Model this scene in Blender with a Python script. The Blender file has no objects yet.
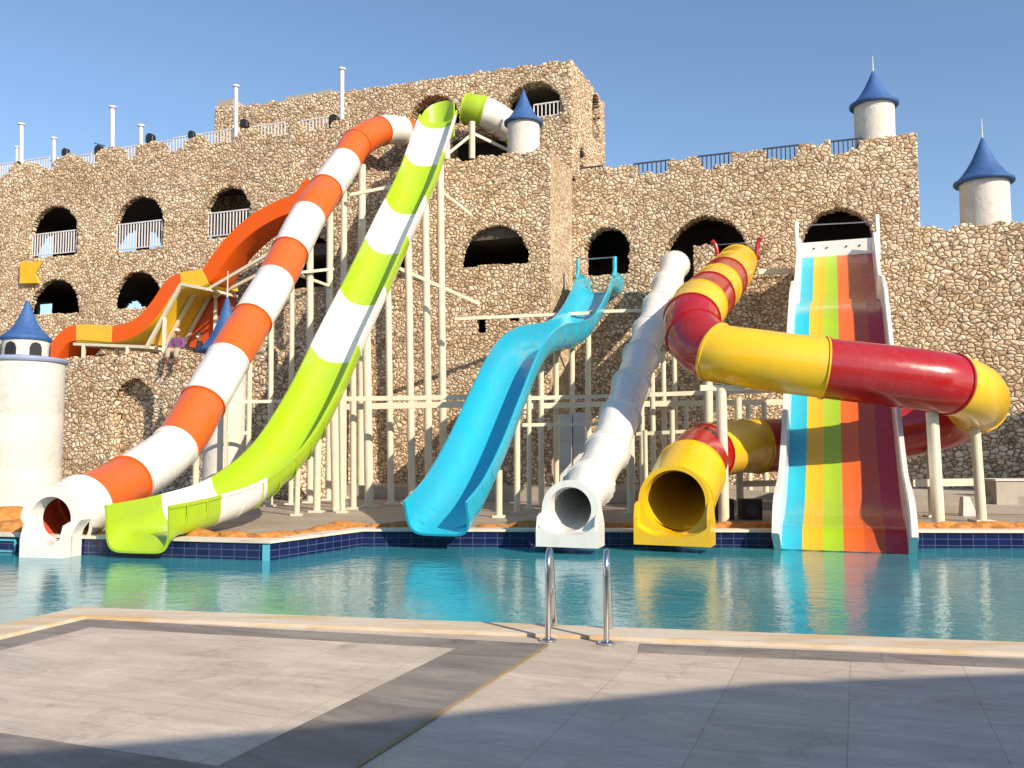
import bpy, bmesh, math, random
import numpy as np
from mathutils import Vector, Matrix, noise
from mathutils.geometry import tessellate_polygon
random.seed(7); rng = np.random.default_rng(7)
R = math.radians
scene = bpy.context.scene
COL = scene.collection

# ------------------------------------------------------------------ camera model
F = 900.0; PITCH = math.atan(66/900.0); CAMH = 1.65
cp, sp_ = math.cos(PITCH), math.sin(PITCH)
def ray(px, py):
    u = (px-512)/F; v = (384-py)/F
    return Vector((u, cp - v*sp_, sp_ + v*cp))
def P(px, py, Y):                      # point at depth Y seen at a pixel
    r = ray(px, py); k = Y/r.y
    return Vector((r.x*k, Y, CAMH + r.z*k))
def G(px, py, h=0.0):                  # point on level h
    r = ray(px, py); k = (h-CAMH)/r.z
    return Vector((r.x*k, r.y*k, h))
ROT = -R(20.9)
d = Vector((math.cos(ROT), math.sin(ROT), 0)); n = Vector((-math.sin(ROT), math.cos(ROT), 0))
def PT(px, py, t):                     # point on the vertical plane n.p = t
    r = ray(px, py); k = t/(r.dot(n)); return Vector((r.x*k, r.y*k, CAMH + r.z*k))
def PS(px, py, s):                     # point on the vertical plane d.p = s
    r = ray(px, py); k = s/(r.dot(d)); return Vector((r.x*k, r.y*k, CAMH + r.z*k))
def plane2(a, b):
    """vertical plane through two points: returns a pixel -> point function"""
    a = Vector((a.x, a.y, 0)); b = Vector((b.x, b.y, 0)); t = (b-a).normalized(); m = Vector((t.y, -t.x, 0)); c = m.dot(a)
    def f(px, py):
        r = ray(px, py); k = c/r.dot(m); return Vector((r.x*k, r.y*k, CAMH + r.z*k))
    return f
def sh(px, py, t):
    p = PT(px, py, t); return p.dot(d), p.z
def W(s, t, h): return d*s + n*t + Vector((0, 0, h))

# ------------------------------------------------------------------ objects
def link(o, parent=None):
    COL.objects.link(o)
    if parent is not None: o.parent = parent
    return o
def tag(o, label=None, cat=None, group=None, kind=None):
    if label: o['label'] = label
    if cat: o['category'] = cat
    if group: o['group'] = group
    if kind: o['kind'] = kind
    return o
def empty(name, loc, label, cat, group=None, rz=0):
    o = bpy.data.objects.new(name, None); o.empty_display_size = .3
    o.location = loc; o.rotation_euler = (0, 0, rz)
    link(o); tag(o, label, cat, group)
    return o
def local(parent, p):
    """world point -> the frame of a top-level empty"""
    if parent is None: return Vector(p)
    m = Matrix.Translation(parent.location) @ Matrix.Rotation(parent.rotation_euler[2], 4, 'Z')
    return m.inverted() @ Vector(p)
def root_of(parent):
    while parent is not None and parent.parent is not None: parent = parent.parent
    return parent
def mesh_obj(name, verts, faces, mat, parent=None, smooth=False, world=True, midx=None, autos=None):
    me = bpy.data.meshes.new(name)
    if world and parent is not None:
        rt = root_of(parent)
        m = (Matrix.Translation(rt.location) @ Matrix.Rotation(rt.rotation_euler[2], 4, 'Z')).inverted()
        verts = [m @ Vector(v) for v in verts]
    me.from_pydata([tuple(v) for v in verts], [], faces)
    for mm in (mat if isinstance(mat, (list, tuple)) else [mat]): me.materials.append(mm)
    if midx is not None: me.polygons.foreach_set('material_index', midx)
    if smooth: me.polygons.foreach_set('use_smooth', [True]*len(me.polygons))
    me.update()
    if autos:
        try: me.set_sharp_from_angle(angle=R(autos))
        except Exception: pass
    o = bpy.data.objects.new(name, me)
    return link(o, parent)
class MB:
    def __init__(s): s.v = []; s.f = []; s.mi = []; s.cur = 0
    def add(s, v, f):
        b = len(s.v); s.v += [Vector(x) for x in v]; s.f += [tuple(i+b for i in q) for q in f]; s.mi += [s.cur]*len(f)
    def box(s, lo, hi, M=None, bev=0):
        x0, y0, z0 = lo; x1, y1, z1 = hi
        v = [Vector(q) for q in ((x0,y0,z0),(x1,y0,z0),(x1,y1,z0),(x0,y1,z0),(x0,y0,z1),(x1,y0,z1),(x1,y1,z1),(x0,y1,z1))]
        if M is not None: v = [M @ q for q in v]
        s.add(v, [(0,3,2,1),(4,5,6,7),(0,1,5,4),(1,2,6,5),(2,3,7,6),(3,0,4,7)])
    def rod(s, a, b, r0, r1=None, seg=10, cap=True):
        a = Vector(a); b = Vector(b); r1 = r0 if r1 is None else r1
        t = (b-a).normalized(); q = Vector((0,0,1)) if abs(t.z) < .9 else Vector((1,0,0))
        x = t.cross(q).normalized(); y = x.cross(t)
        v = []
        for (c, r) in ((a, r0), (b, r1)):
            for k in range(seg):
                an = 2*math.pi*k/seg; v.append(c + x*math.cos(an)*r + y*math.sin(an)*r)
        f = [(k, (k+1) % seg, seg+(k+1) % seg, seg+k) for k in range(seg)]
        if cap: f += [tuple(range(seg-1, -1, -1)), tuple(range(seg, 2*seg))]
        s.add(v, f)
    def bar(s, a, b, w, h):            # rectangular beam
        a = Vector(a); b = Vector(b); t = (b-a).normalized()
        q = Vector((0,0,1)) if abs(t.z) < .95 else Vector((0,1,0))
        x = t.cross(q).normalized(); y = x.cross(t)
        v = []
        for c in (a, b):
            for (i, j) in ((-1,-1),(1,-1),(1,1),(-1,1)): v.append(c + x*i*w/2 + y*j*h/2)
        s.add(v, [(0,1,5,4),(1,2,6,5),(2,3,7,6),(3,0,4,7),(3,2,1,0),(4,5,6,7)])
    def pipe(s, pts, r, seg=10, sub=8):
        pts = catmull(pts, sub); rr = r if callable(r) else (lambda i: r)
        v = []; N = len(pts); x = None
        for i, p in enumerate(pts):
            t = (pts[min(i+1, N-1)] - pts[max(i-1, 0)]).normalized()
            if x is None:
                q = Vector((1,0,0)) if abs(t.x) < .9 else Vector((0,1,0)); x = (q - t*q.dot(t)).normalized()
            else: x = (x - t*x.dot(t)).normalized()
            y = t.cross(x)
            for k in range(seg):
                an = 2*math.pi*k/seg; v.append(p + (x*math.cos(an) + y*math.sin(an))*rr(i))
        f = [(i*seg+k, i*seg+(k+1) % seg, (i+1)*seg+(k+1) % seg, (i+1)*seg+k) for i in range(N-1) for k in range(seg)]
        f += [tuple(range(seg-1, -1, -1)), tuple(range((N-1)*seg, N*seg))]
        s.add(v, f)
    def lathe(s, prof, c, seg=32, jit=0):
        c = Vector(c); v = []; m = len(prof)
        for (r, z) in prof:
            for k in range(seg):
                an = 2*math.pi*k/seg
                j = 1 + (jit*noise.noise(Vector((math.cos(an)*2, math.sin(an)*2, z*1.5))) if jit else 0)
                v.append(c + Vector((math.cos(an)*r*j, math.sin(an)*r*j, z)))
        f = [(i*seg+k, i*seg+(k+1) % seg, (i+1)*seg+(k+1) % seg, (i+1)*seg+k) for i in range(m-1) for k in range(seg)]
        f += [tuple(range(seg-1, -1, -1)), tuple(range((m-1)*seg, m*seg))]
        s.add(v, f)
    def build(s, name, mat, parent=None, smooth=False, autos=None):
        return mesh_obj(name, s.v, s.f, mat, parent, smooth, True, s.mi if isinstance(mat, (list, tuple)) else None, autos)
def catmull(p, sub=8):
    p = [Vector(q) for q in p]; out = []
    q = [p[0]*2-p[1]] + p + [p[-1]*2-p[-2]]
    for i in range(1, len(q)-2):
        for k in range(sub):
            t = k/sub; a, b, c, e = q[i-1], q[i], q[i+1], q[i+2]
            out.append(.5*((2*b) + (c-a)*t + (2*a-5*b+4*c-e)*t*t + (3*b-a-3*c+e)*t**3))
    out.append(p[-1].copy()); return out

# ------------------------------------------------------------------ materials
def newmat(name):
    m = bpy.data.materials.new(name); m.use_nodes = True
    nt = m.node_tree; b = nt.nodes['Principled BSDF']; return m, nt, b
def nd(nt, typ, **k):
    q = nt.nodes.new(typ)
    for a, v in k.items(): setattr(q, a, v)
    return q
def lk(nt, a, b): nt.links.new(a, b)
def setin(node, **k):
    for a, v in k.items(): node.inputs[a].default_value = v
def rgb(c): return (*c, 1.0)
def ramp(nt, src, stops, interp='LINEAR'):
    r = nd(nt, 'ShaderNodeValToRGB'); r.color_ramp.interpolation = interp
    e = r.color_ramp.elements
    while len(e) < len(stops): e.new(.5)
    for q, (p, c) in zip(e, stops): q.position = p; q.color = rgb(c) if len(c) == 3 else c
    lk(nt, src, r.inputs[0]); return r
def mixc(nt, a, b, f, mode='MIX'):
    m = nd(nt, 'ShaderNodeMix', data_type='RGBA', blend_type=mode)
    for s, v in ((0, f), (6, a), (7, b)):
        if hasattr(v, 'links'): lk(nt, v, m.inputs[s])
        else: m.inputs[s].default_value = v if s == 0 else rgb(v)
    return m.outputs[2]
def math_(nt, op, a, b=None, c=None, clamp=False):
    m = nd(nt, 'ShaderNodeMath', operation=op, use_clamp=clamp)
    for i, v in enumerate((a, b, c)):
        if v is None: continue
        if hasattr(v, 'links'): lk(nt, v, m.inputs[i])
        else: m.inputs[i].default_value = v
    return m.outputs[0]
def coords(nt): return nd(nt, 'ShaderNodeTexCoord').outputs['Object']
def noise_(nt, vec, scale, detail=4, rough=.6, dist=0):
    q = nd(nt, 'ShaderNodeTexNoise'); setin(q, Scale=scale, Detail=detail, Roughness=rough, Distortion=dist)
    if vec is not None: lk(nt, vec, q.inputs['Vector'])
    return q
def bump(nt, b, h, strength=.3, dist=.02):
    q = nd(nt, 'ShaderNodeBump'); setin(q, Strength=strength, Distance=dist); lk(nt, h, q.inputs['Height']); lk(nt, q.outputs[0], b.inputs['Normal']); return q

def stone_mat(name, scale, tones, joint, disp=.09, sm=(.50, .72, .62)):
    m, nt, b = newmat(name); co = coords(nt)
    nz = noise_(nt, co, 1.7, 2, .5)
    off = nd(nt, 'ShaderNodeVectorMath', operation='SCALE'); lk(nt, nz.outputs['Color'], off.inputs[0]); off.inputs['Scale'].default_value = .32
    v0 = nd(nt, 'ShaderNodeVectorMath', operation='ADD'); lk(nt, co, v0.inputs[0]); lk(nt, off.outputs[0], v0.inputs[1])
    mp = nd(nt, 'ShaderNodeMapping'); mp.inputs['Scale'].default_value = (.86, 1, 1.18); lk(nt, v0.outputs[0], mp.inputs[0])
    ve = nd(nt, 'ShaderNodeTexVoronoi', feature='DISTANCE_TO_EDGE'); setin(ve, Scale=scale, Randomness=.95); lk(nt, mp.outputs[0], ve.inputs['Vector'])
    vc = nd(nt, 'ShaderNodeTexVoronoi', feature='F1'); setin(vc, Scale=scale, Randomness=.95); lk(nt, mp.outputs[0], vc.inputs['Vector'])
    sx = nd(nt, 'ShaderNodeSeparateColor'); lk(nt, vc.outputs['Color'], sx.inputs[0])
    fine = noise_(nt, co, 14, 5, .65); big = noise_(nt, co, .35, 3, .5)
    stone = ramp(nt, sx.outputs[0], tones)
    c1 = mixc(nt, stone.outputs[0], ramp(nt, fine.outputs[0], [(.3, (.45,.42,.38)), (.62, (1.12,1.1,1.05))]).outputs[0], .55, 'MULTIPLY')
    c2 = mixc(nt, c1, ramp(nt, big.outputs[0], [(.32, (.80,.76,.72)), (.68, (1.08,1.06,1.02))]).outputs[0], .8, 'MULTIPLY')
    jm = ramp(nt, ve.outputs['Distance'], [(.0, (0,0,0)), (.03, (.18,.18,.18)), (.11, (1,1,1))])
    # mortar squeezed over some joints
    mz = ramp(nt, noise_(nt, co, 1.1, 3, .6).outputs[0], [(sm[0], (0,0,0)), (sm[1], (1,1,1))])
    jf = math_(nt, 'MAXIMUM', jm.outputs[0], math_(nt, 'MULTIPLY', mz.outputs[0], sm[2]), clamp=True)
    lk(nt, mixc(nt, joint, c2, jf), b.inputs['Base Color'])
    setin(b, Roughness=.95); b.inputs['Specular IOR Level'].default_value = .2
    dome = ramp(nt, ve.outputs['Distance'], [(0, (0,0,0)), (.06, (.38,.38,.38)), (.18, (.78,.78,.78)), (.42, (1,1,1))], 'EASE')
    rnd = math_(nt, 'MULTIPLY_ADD', sx.outputs[1], .5, .6)
    hgt = math_(nt, 'MULTIPLY', dome.outputs[0], rnd)
    hgt = math_(nt, 'ADD', hgt, math_(nt, 'MULTIPLY', fine.outputs[0], .22))
    tilt = nd(nt, 'ShaderNodeVectorMath', operation='DOT_PRODUCT')
    vm = nd(nt, 'ShaderNodeVectorMath', operation='SUBTRACT'); lk(nt, vc.outputs['Color'], vm.inputs[0]); vm.inputs[1].default_value = (.5,.5,.5)
    vp = nd(nt, 'ShaderNodeVectorMath', operation='SUBTRACT'); lk(nt, mp.outputs[0], vp.inputs[0]); lk(nt, vc.outputs['Position'], vp.inputs[1])
    lk(nt, vm.outputs[0], tilt.inputs[0]); lk(nt, vp.outputs[0], tilt.inputs[1])
    hgt = math_(nt, 'ADD', hgt, math_(nt, 'MULTIPLY', tilt.outputs['Value'], 2.6))
    dn = nd(nt, 'ShaderNodeDisplacement'); setin(dn, Midlevel=.6, Scale=disp); lk(nt, hgt, dn.inputs['Height'])
    lk(nt, dn.outputs[0], nt.nodes['Material Output'].inputs['Displacement'])
    m.displacement_method = 'BOTH'
    return m
TAN = [(0, (.43,.305,.20)), (.2, (.60,.455,.315)), (.45, (.73,.58,.41)), (.7, (.81,.67,.50)), (1, (.88,.78,.64))]
M = {}
M['stone'] = stone_mat('rubble_stone', 6.6, TAN, (.16,.112,.072), .058, (.54,.78,.45))
M['stone_big'] = stone_mat('rubble_stone_coarse', 5.7, TAN, (.15,.105,.068), .070, (.54,.78,.45))
M['stone_smear'] = stone_mat('mortar_smeared_stone', 6.2, [(0, (.40,.31,.22)), (.5, (.53,.43,.32)), (1, (.66,.56,.43))], (.22,.165,.115), .03, (.30, .5, .8))

def gel(name, col, rough=.22, var=.12, ribs=0.0, coat=.3, dirt=(.35,.3,.22), dirta=.12):
    m, nt, b = newmat(name); co = coords(nt)
    a = noise_(nt, co, .9, 4, .6); f = noise_(nt, co, 9, 5, .7)
    c = mixc(nt, col, tuple(min(1, x*(1-var)+.02) for x in col), ramp(nt, a.outputs[0], [(.35, (0,0,0)), (.65, (1,1,1))]).outputs[0])
    st = nd(nt, 'ShaderNodeMapping'); st.inputs['Scale'].default_value = (3, 3, .5); lk(nt, co, st.inputs[0])
    grime = ramp(nt, noise_(nt, st.outputs[0], 2.2, 6, .7).outputs[0], [(.52, (0,0,0)), (.8, (1,1,1))])
    c = mixc(nt, c, dirt, math_(nt, 'MULTIPLY', grime.outputs[0], dirta))
    lk(nt, c, b.inputs['Base Color'])
    lk(nt, math_(nt, 'MULTIPLY_ADD', f.outputs[0], .25, rough-.08), b.inputs['Roughness'])
    b.inputs['Coat Weight'].default_value = coat; b.inputs['Coat Roughness'].default_value = .08
    bump(nt, b, math_(nt, 'ADD', a.outputs[0], math_(nt, 'MULTIPLY', f.outputs[0], .015)), .22, .03)
    return m
M['orange'] = gel('orange_gelcoat', (.72,.115,.006))
M['orange_dull'] = gel('orange_gelcoat_outside', (.76,.105,.003), .55, coat=0, dirta=.04)
M['orange_dull'].node_tree.nodes['Principled BSDF'].inputs['Specular IOR Level'].default_value = .2
M['orange_in'] = gel('orange_gelcoat_inside', (.60,.07,.012), .5)
M['white'] = gel('white_gelcoat', (.80,.79,.75), dirta=.22)
M['lime'] = gel('lime_gelcoat', (.37,.56,.010))
M['blue'] = gel('blue_gelcoat', (.015,.42,.60))
M['yellow'] = gel('yellow_gelcoat', (.80,.49,.006))
M['yellow_under'] = gel('yellow_gelcoat_underside', (.80,.50,.01), .45)
M['red'] = gel('red_gelcoat', (.38,.003,.004), .16, coat=.35)
M['lane_cyan'] = gel('cyan_gelcoat', (.02,.45,.62)); M['lane_yellow'] = gel('lane_yellow_gelcoat', (.80,.47,.008))
M['lane_green'] = gel('lane_green_gelcoat', (.36,.56,.008)); M['lane_orange'] = gel('lane_orange_gelcoat', (.74,.13,.008))
M['lane_vermilion'] = gel('lane_vermilion_gelcoat', (.52,.075,.01)); M['lane_crimson'] = gel('lane_crimson_gelcoat', (.46,.010,.02))

def paint(name, col, rough=.5, bs=12, bstr=.15, var=.15, metal=0, bd=.01):
    m, nt, b = newmat(name); co = coords(nt)
    a = noise_(nt, co, 1.3, 5, .65); f = noise_(nt, co, bs, 5, .7)
    c = mixc(nt, col, tuple(x*(1-var) for x in col), ramp(nt, a.outputs[0], [(.35, (0,0,0)), (.65, (1,1,1))]).outputs[0])
    c = mixc(nt, c, tuple(x*(1-var*1.6) for x in col), ramp(nt, f.outputs[0], [(.5, (0,0,0)), (.75, (1,1,1))]).outputs[0])
    lk(nt, c, b.inputs['Base Color']); setin(b, Roughness=rough, Metallic=metal)
    bump(nt, b, f.outputs[0], bstr, bd); return m
M['cream_steel'] = paint('cream_painted_steel', (.70,.65,.50), .45, 20, .08, .12)
M['plaster'] = paint('rough_white_plaster', (.70,.67,.60), .9, 7, .6, .16, bd=.04)
M['blue_roof'] = paint('blue_painted_roof', (.04,.125,.35), .65, 8, .4, .3, bd=.03)
M['blue_trim'] = paint('pale_blue_trim', (.28,.34,.50), .6, 8, .3, .15)
M['black'] = paint('black_metal', (.02,.02,.022), .5, 15, .1)
M['dark_rail'] = paint('dark_rail', (.05,.055,.08), .5, 15, .1)
M['white_rail'] = paint('white_rail', (.72,.72,.74), .45, 15, .05)
M['steel'] = paint('polished_steel', (.72,.71,.70), .16, 30, .03, .05, 1.0)
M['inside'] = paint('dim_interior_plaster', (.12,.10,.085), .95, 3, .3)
M['concrete'] = paint('pale_concrete', (.42,.38,.32), .9, 6, .4)
M['block'] = paint('white_block', (.62,.60,.58), .9, 6, .3)
M['render_wall'] = paint('plain_render', (.5,.46,.4), .9, 4, .3)
M['yellow_cloth'] = paint('yellow_painted_panel', (.80,.50,.02), .7, 6, .2)
M['coping'] = None
def coping_mat(name, base, edge, e):
    m, nt, b = newmat(name); co = coords(nt)
    st = nd(nt, 'ShaderNodeMapping'); st.inputs['Scale'].default_value = (.6, 3, 3); lk(nt, co, st.inputs[0])
    a = noise_(nt, st.outputs[0], 1.6, 6, .65)
    lk(nt, mixc(nt, base, edge, ramp(nt, a.outputs[0], [(e, (0,0,0)), (e+.15, (1,1,1))]).outputs[0]), b.inputs['Base Color'])
    setin(b, Roughness=.7); bump(nt, b, a.outputs[0], .4, .01); return m
M['coping_near'] = coping_mat('cream_coping_stone', (.62,.55,.45), (.58,.42,.23), .46)
M['coping_far'] = coping_mat('far_coping_stone', (.66,.60,.50), (.52,.42,.30), .55)

def tile_deck(name, base, vein, joint, tile=(.8,.8), off=(0,0)):
    m, nt, b = newmat(name); co = coords(nt)
    mp = nd(nt, 'ShaderNodeMapping'); mp.inputs['Rotation'].default_value = (0, 0, -ROT); mp.inputs['Location'].default_value = (off[0], off[1], 0)
    lk(nt, co, mp.inputs[0])
    br = nd(nt, 'ShaderNodeTexBrick'); br.offset = .0; br.squash = 1
    setin(br, Scale=1.0, **{'Mortar Size': .004, 'Mortar Smooth': .3, 'Brick Width': tile[0], 'Row Height': tile[1], 'Bias': 0.0})
    setin(br, Color1=rgb((1,1,1)), Color2=rgb((.88,.87,.86)), Mortar=rgb((.62,.59,.56)))
    lk(nt, mp.outputs[0], br.inputs['Vector'])
    st = nd(nt, 'ShaderNodeMapping'); st.inputs['Scale'].default_value = (.45, 1.7, 1); lk(nt, mp.outputs[0], st.inputs[0])
    a = noise_(nt, st.outputs[0], 2.2, 8, .68, .8); f = noise_(nt, co, 45, 3, .7); g = noise_(nt, co, .7, 3, .5)
    c = mixc(nt, base, vein, ramp(nt, a.outputs[0], [(.36, (0,0,0)), (.66, (1,1,1))]).outputs[0])
    # thin pale scratches and veins
    wv = noise_(nt, st.outputs[0], 1.1, 6, .7, 1.5)
    vn = math_(nt, 'SUBTRACT', 1, math_(nt, 'MULTIPLY', math_(nt, 'ABSOLUTE', math_(nt, 'SUBTRACT', wv.outputs[0], .5)), 60), clamp=True)
    c = mixc(nt, c, tuple(min(.9, x*1.35) for x in base), math_(nt, 'MULTIPLY', vn, .22))
    c = mixc(nt, c, ramp(nt, f.outputs[0], [(.3, (.86,.86,.86)), (.7, (1.06,1.06,1.06))]).outputs[0], .7, 'MULTIPLY')
    c = mixc(nt, c, ramp(nt, g.outputs[0], [(.35, (.88,.86,.84)), (.65, (1.04,1.04,1.04))]).outputs[0], .8, 'MULTIPLY')
    sg = noise_(nt, co, 1.9, 7, .72, .6)
    c = mixc(nt, c, ramp(nt, sg.outputs[0], [(.34, (.70,.68,.66)), (.44, (1,1,1)), (.60, (1,1,1)), (.72, (1.18,1.17,1.15))]).outputs[0], .75, 'MULTIPLY')
    c = mixc(nt, c, br.outputs['Color'], .85, 'MULTIPLY')
    lk(nt, c, b.inputs['Base Color'])
    lk(nt, math_(nt, 'MULTIPLY_ADD', a.outputs[0], .35, .42), b.inputs['Roughness'])
    h = math_(nt, 'SUBTRACT', math_(nt, 'MULTIPLY', f.outputs[0], .15), br.outputs['Fac'])
    bump(nt, b, h, .35, .006); return m
o0 = (-G(548,645).dot(d)*1.0, 0)
TWD = (G(548,645)-G(455,650)).dot(d)
M['deck'] = tile_deck('beige_stone_tiles', (.66,.575,.48), (.49,.42,.35), None, (.8,1.6), off=o0)
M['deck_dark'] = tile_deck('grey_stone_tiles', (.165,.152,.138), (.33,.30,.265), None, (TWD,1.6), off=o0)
M['deck_far'] = tile_deck('far_stone_tiles', (.42,.36,.30), (.34,.29,.24), None, (.6,.6))

def pool_tile():
    m, nt, b = newmat('navy_pool_tile'); co = coords(nt)
    br = nd(nt, 'ShaderNodeTexBrick'); br.offset = 0
    setin(br, Scale=1.0, **{'Mortar Size': .007, 'Brick Width': .25, 'Row Height': .125, 'Mortar Smooth': .1})
    setin(br, Color1=rgb((.006,.010,.055)), Color2=rgb((.010,.016,.085)), Mortar=rgb((.07,.09,.16)))
    uv = nd(nt, 'ShaderNodeUVMap'); lk(nt, uv.outputs[0], br.inputs['Vector'])
    lk(nt, br.outputs[0], b.inputs['Base Color']); setin(b, Roughness=.15); return m
M['tile'] = pool_tile()
M['tile_cyan'] = paint('turquoise_tile', (.10,.42,.55), .2)
def rock_mat():
    m, nt, b = newmat('orange_rock'); co = coords(nt)
    a = noise_(nt, co, 3, 6, .65); lk(nt, ramp(nt, a.outputs[0], [(.3, (.36,.13,.03)), (.5, (.58,.24,.05)), (.7, (.68,.36,.12))]).outputs[0], b.inputs['Base Color'])
    setin(b, Roughness=.9); bump(nt, b, noise_(nt, co, 9, 6, .7).outputs[0], .8, .06); return m
M['rock'] = rock_mat()
def water_mat():
    m, nt, b = newmat('pool_water'); co = coords(nt)
    mp = nd(nt, 'ShaderNodeMapping'); mp.inputs['Scale'].default_value = (1, 1.25, 1); lk(nt, co, mp.inputs[0])
    a = noise_(nt, mp.outputs[0], 2.4, 3, .55, .6); f = noise_(nt, mp.outputs[0], 11, 3, .6, .4); g = noise_(nt, mp.outputs[0], .5, 2, .5)
    c = ramp(nt, g.outputs[0], [(.3, (.03,.225,.28)), (.7, (.05,.295,.35))])
    lk(nt, c.outputs[0], b.inputs['Base Color']); setin(b, Roughness=.03, IOR=1.33)
    h = math_(nt, 'ADD', math_(nt, 'MULTIPLY', a.outputs[0], 1.0), math_(nt, 'MULTIPLY', f.outputs[0], .28))
    bump(nt, b, h, .25, .045); return m
M['water'] = water_mat()

# ------------------------------------------------------------------ world, sun, camera
SUN = (d*.87 - n*.5).normalized(); EL = R(30)
sunv = Vector((SUN.x*math.cos(EL), SUN.y*math.cos(EL), math.sin(EL)))
w = bpy.data.worlds.new("World"); scene.world = w; w.use_nodes = True
nt = w.node_tree; sky = nt.nodes.new('ShaderNodeTexSky'); sky.sky_type = 'NISHITA'; sky.sun_disc = False
sky.sun_elevation = EL; sky.sun_rotation = math.atan2(SUN.x, SUN.y); sky.air_density = 1.0; sky.dust_density = .5; sky.ozone_density = 3.0
nt.links.new(sky.outputs[0], nt.nodes['Background'].inputs[0]); nt.nodes['Background'].inputs[1].default_value = .135
L = bpy.data.lights.new('sun', 'SUN'); L.energy = 5.0; L.angle = R(.5); L.color = (1, .85, .66)
lo = bpy.data.objects.new('sun', L); COL.objects.link(lo); lo.rotation_euler = sunv.to_track_quat('Z', 'Y').to_euler()
cam = bpy.data.cameras.new('camera'); co_ = bpy.data.objects.new('camera', cam); COL.objects.link(co_)
cam.sensor_width = 36; cam.lens = 36*F/1024; cam.clip_end = 4000; cam.clip_start = .05
co_.location = (0, 0, CAMH); co_.rotation_euler = (R(90)+PITCH, 0, 0); scene.camera = co_
scene.view_settings.view_transform = 'Standard'; scene.view_settings.look = 'None'; scene.view_settings.gamma = 1
scene.view_settings.exposure = .38
scene.cycles.max_bounces = 6; scene.cycles.diffuse_bounces = 3; scene.cycles.glossy_bounces = 3
scene.cycles.caustics_reflective = False; scene.cycles.caustics_refractive = False

# ------------------------------------------------------------------ pool, ground, deck
WL = -.30
A = G(78, 611); B = G(1024, 647); B2 = A + (B-A)*((17-A.x)/(B.x-A.x))
C0 = G(0, 629); C2 = A + (C0-A)*6
fl0 = G(0, 536.5); fl1 = G(270, 543.5); FL = fl0 + (fl0-fl1)*((-22-fl0.x)/(fl0.x-fl1.x))
f2 = G(362, 531.5); f3 = G(1024, 533); FR = f2 + (f3-f2)*((17-f2.x)/(f3.x-f2.x))
poly = [A, C2, Vector((-22, C2.y, 0)), FL, fl1, f2, FR, B2]      # clockwise or not: handled below
outer = [Vector((-1500,-1500,0)), Vector((1500,-1500,0)), Vector((1500,1500,0)), Vector((-1500,1500,0))]
pts = outer + poly
tris = tessellate_polygon([outer, poly])
def upfaces(v, fs):
    out = []
    for f in fs:
        nn = (v[f[1]]-v[f[0]]).cross(v[f[2]]-v[f[0]])
        out.append(tuple(f) if nn.z > 0 else tuple(reversed(f)))
    return out
g = mesh_obj('ground', pts, upfaces(pts, tris), M['deck_far']); tag(g, kind='structure')
wv = [Vector((p.x, p.y, WL)) for p in poly]
t2 = tessellate_polygon([wv]); o = mesh_obj('water', wv, upfaces(wv, t2), M['water']); tag(o, kind='structure')
# pool walls with tiles
mb = MB()
NP = len(poly)
cen = sum(poly, Vector())/NP
vv, ff, uvs = [], [], []
for i in range(NP):
    a, b = poly[i], poly[(i+1) % NP]; ln = (b-a).length; k = len(vv)
    vv += [a+Vector((0,0,.0)), b+Vector((0,0,.0)), b+Vector((0,0,-1.5)), a+Vector((0,0,-1.5))]; ff.append((k, k+1, k+2, k+3))
    uvs += [(0,0),(ln,0),(ln,-1.5),(0,-1.5)]
k = len(vv)
pw = mesh_obj('pool_wall', vv, ff, M['tile']); uvl = pw.data.uv_layers.new(name='UVMap')
for lp, uv in zip(uvl.data, uvs): lp.uv = (uv[0], uv[1]+.0)
tag(pw, kind='structure')
fv = [Vector((p.x, p.y, -1.5)) for p in poly]
tag(mesh_obj('pool_floor', fv, upfaces(fv, t2), M['tile_cyan']), kind='structure')

def strip(name, line, width, side, z0, z1, mat, over=0.0):
    """extruded band along a polyline; side=+1 left of travel"""
    n_ = len(line); L_, R_ = [], []
    for i, p in enumerate(line):
        t1 = (line[min(i+1, n_-1)]-line[max(i, 0) if i < n_-1 else i-1]).normalized()
        t0 = (line[i]-line[i-1]).normalized() if i > 0 else t1
        m0 = Vector((-t0.y, t0.x, 0)); m1 = Vector((-t1.y, t1.x, 0)); m = (m0+m1).normalized(); k = 1/max(.4, m.dot(m1))
        L_.append(p - m*side*over*k); R_.append(p + m*side*width*k)
    v = []
    for a, b in zip(L_, R_):
        v += [Vector((a.x,a.y,z0)), Vector((a.x,a.y,z1)), Vector((b.x,b.y,z1)), Vector((b.x,b.y,z0))]
    f = []
    for i in range(n_-1):
        k = 4*i
        for q in range(4): f.append((k+q, k+(q+1) % 4, k+4+(q+1) % 4, k+4+q))
    f += [(0,3,2,1), (4*n_-4, 4*n_-3, 4*n_-2, 4*n_-1)]
    o = mesh_obj(name, v, f, mat); tag(o, kind='structure')
    bm = bmesh.new(); bm.from_mesh(o.data); bmesh.ops.recalc_face_normals(bm, faces=bm.faces); bm.to_mesh(o.data); bm.free()
    return o
strip('coping', [C2, A, B2], .40, -1, .004, .035, M['coping_near'], .03)
strip('coping', [FL, fl1, f2, FR], .35, 1, .004, .055, M['coping_far'], .04)
# near deck: a beige sheet, grey bands laid 4 mm above
def sheet(name, p, z, mat):
    v = [Vector((q.x, q.y, z)) for q in p]; o = mesh_obj(name, v, upfaces(v, tessellate_polygon([v])), mat); tag(o, kind='structure'); return o
nb = B2-A; nb.normalize(); nn_ = Vector((nb.y, -nb.x, 0))          # towards the camera
ca = (C2-A).normalized()
Ac = A + nb*.05 + nn_*.4
sheet('deck', [A+nn_*.2+nb*.1, B2+nn_*.2, B2+Vector((0,-14,0)), Vector((C2.x+.2, B2.y-14, 0)), C2+Vector((.3,0,0))], .004, M['deck'])
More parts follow.
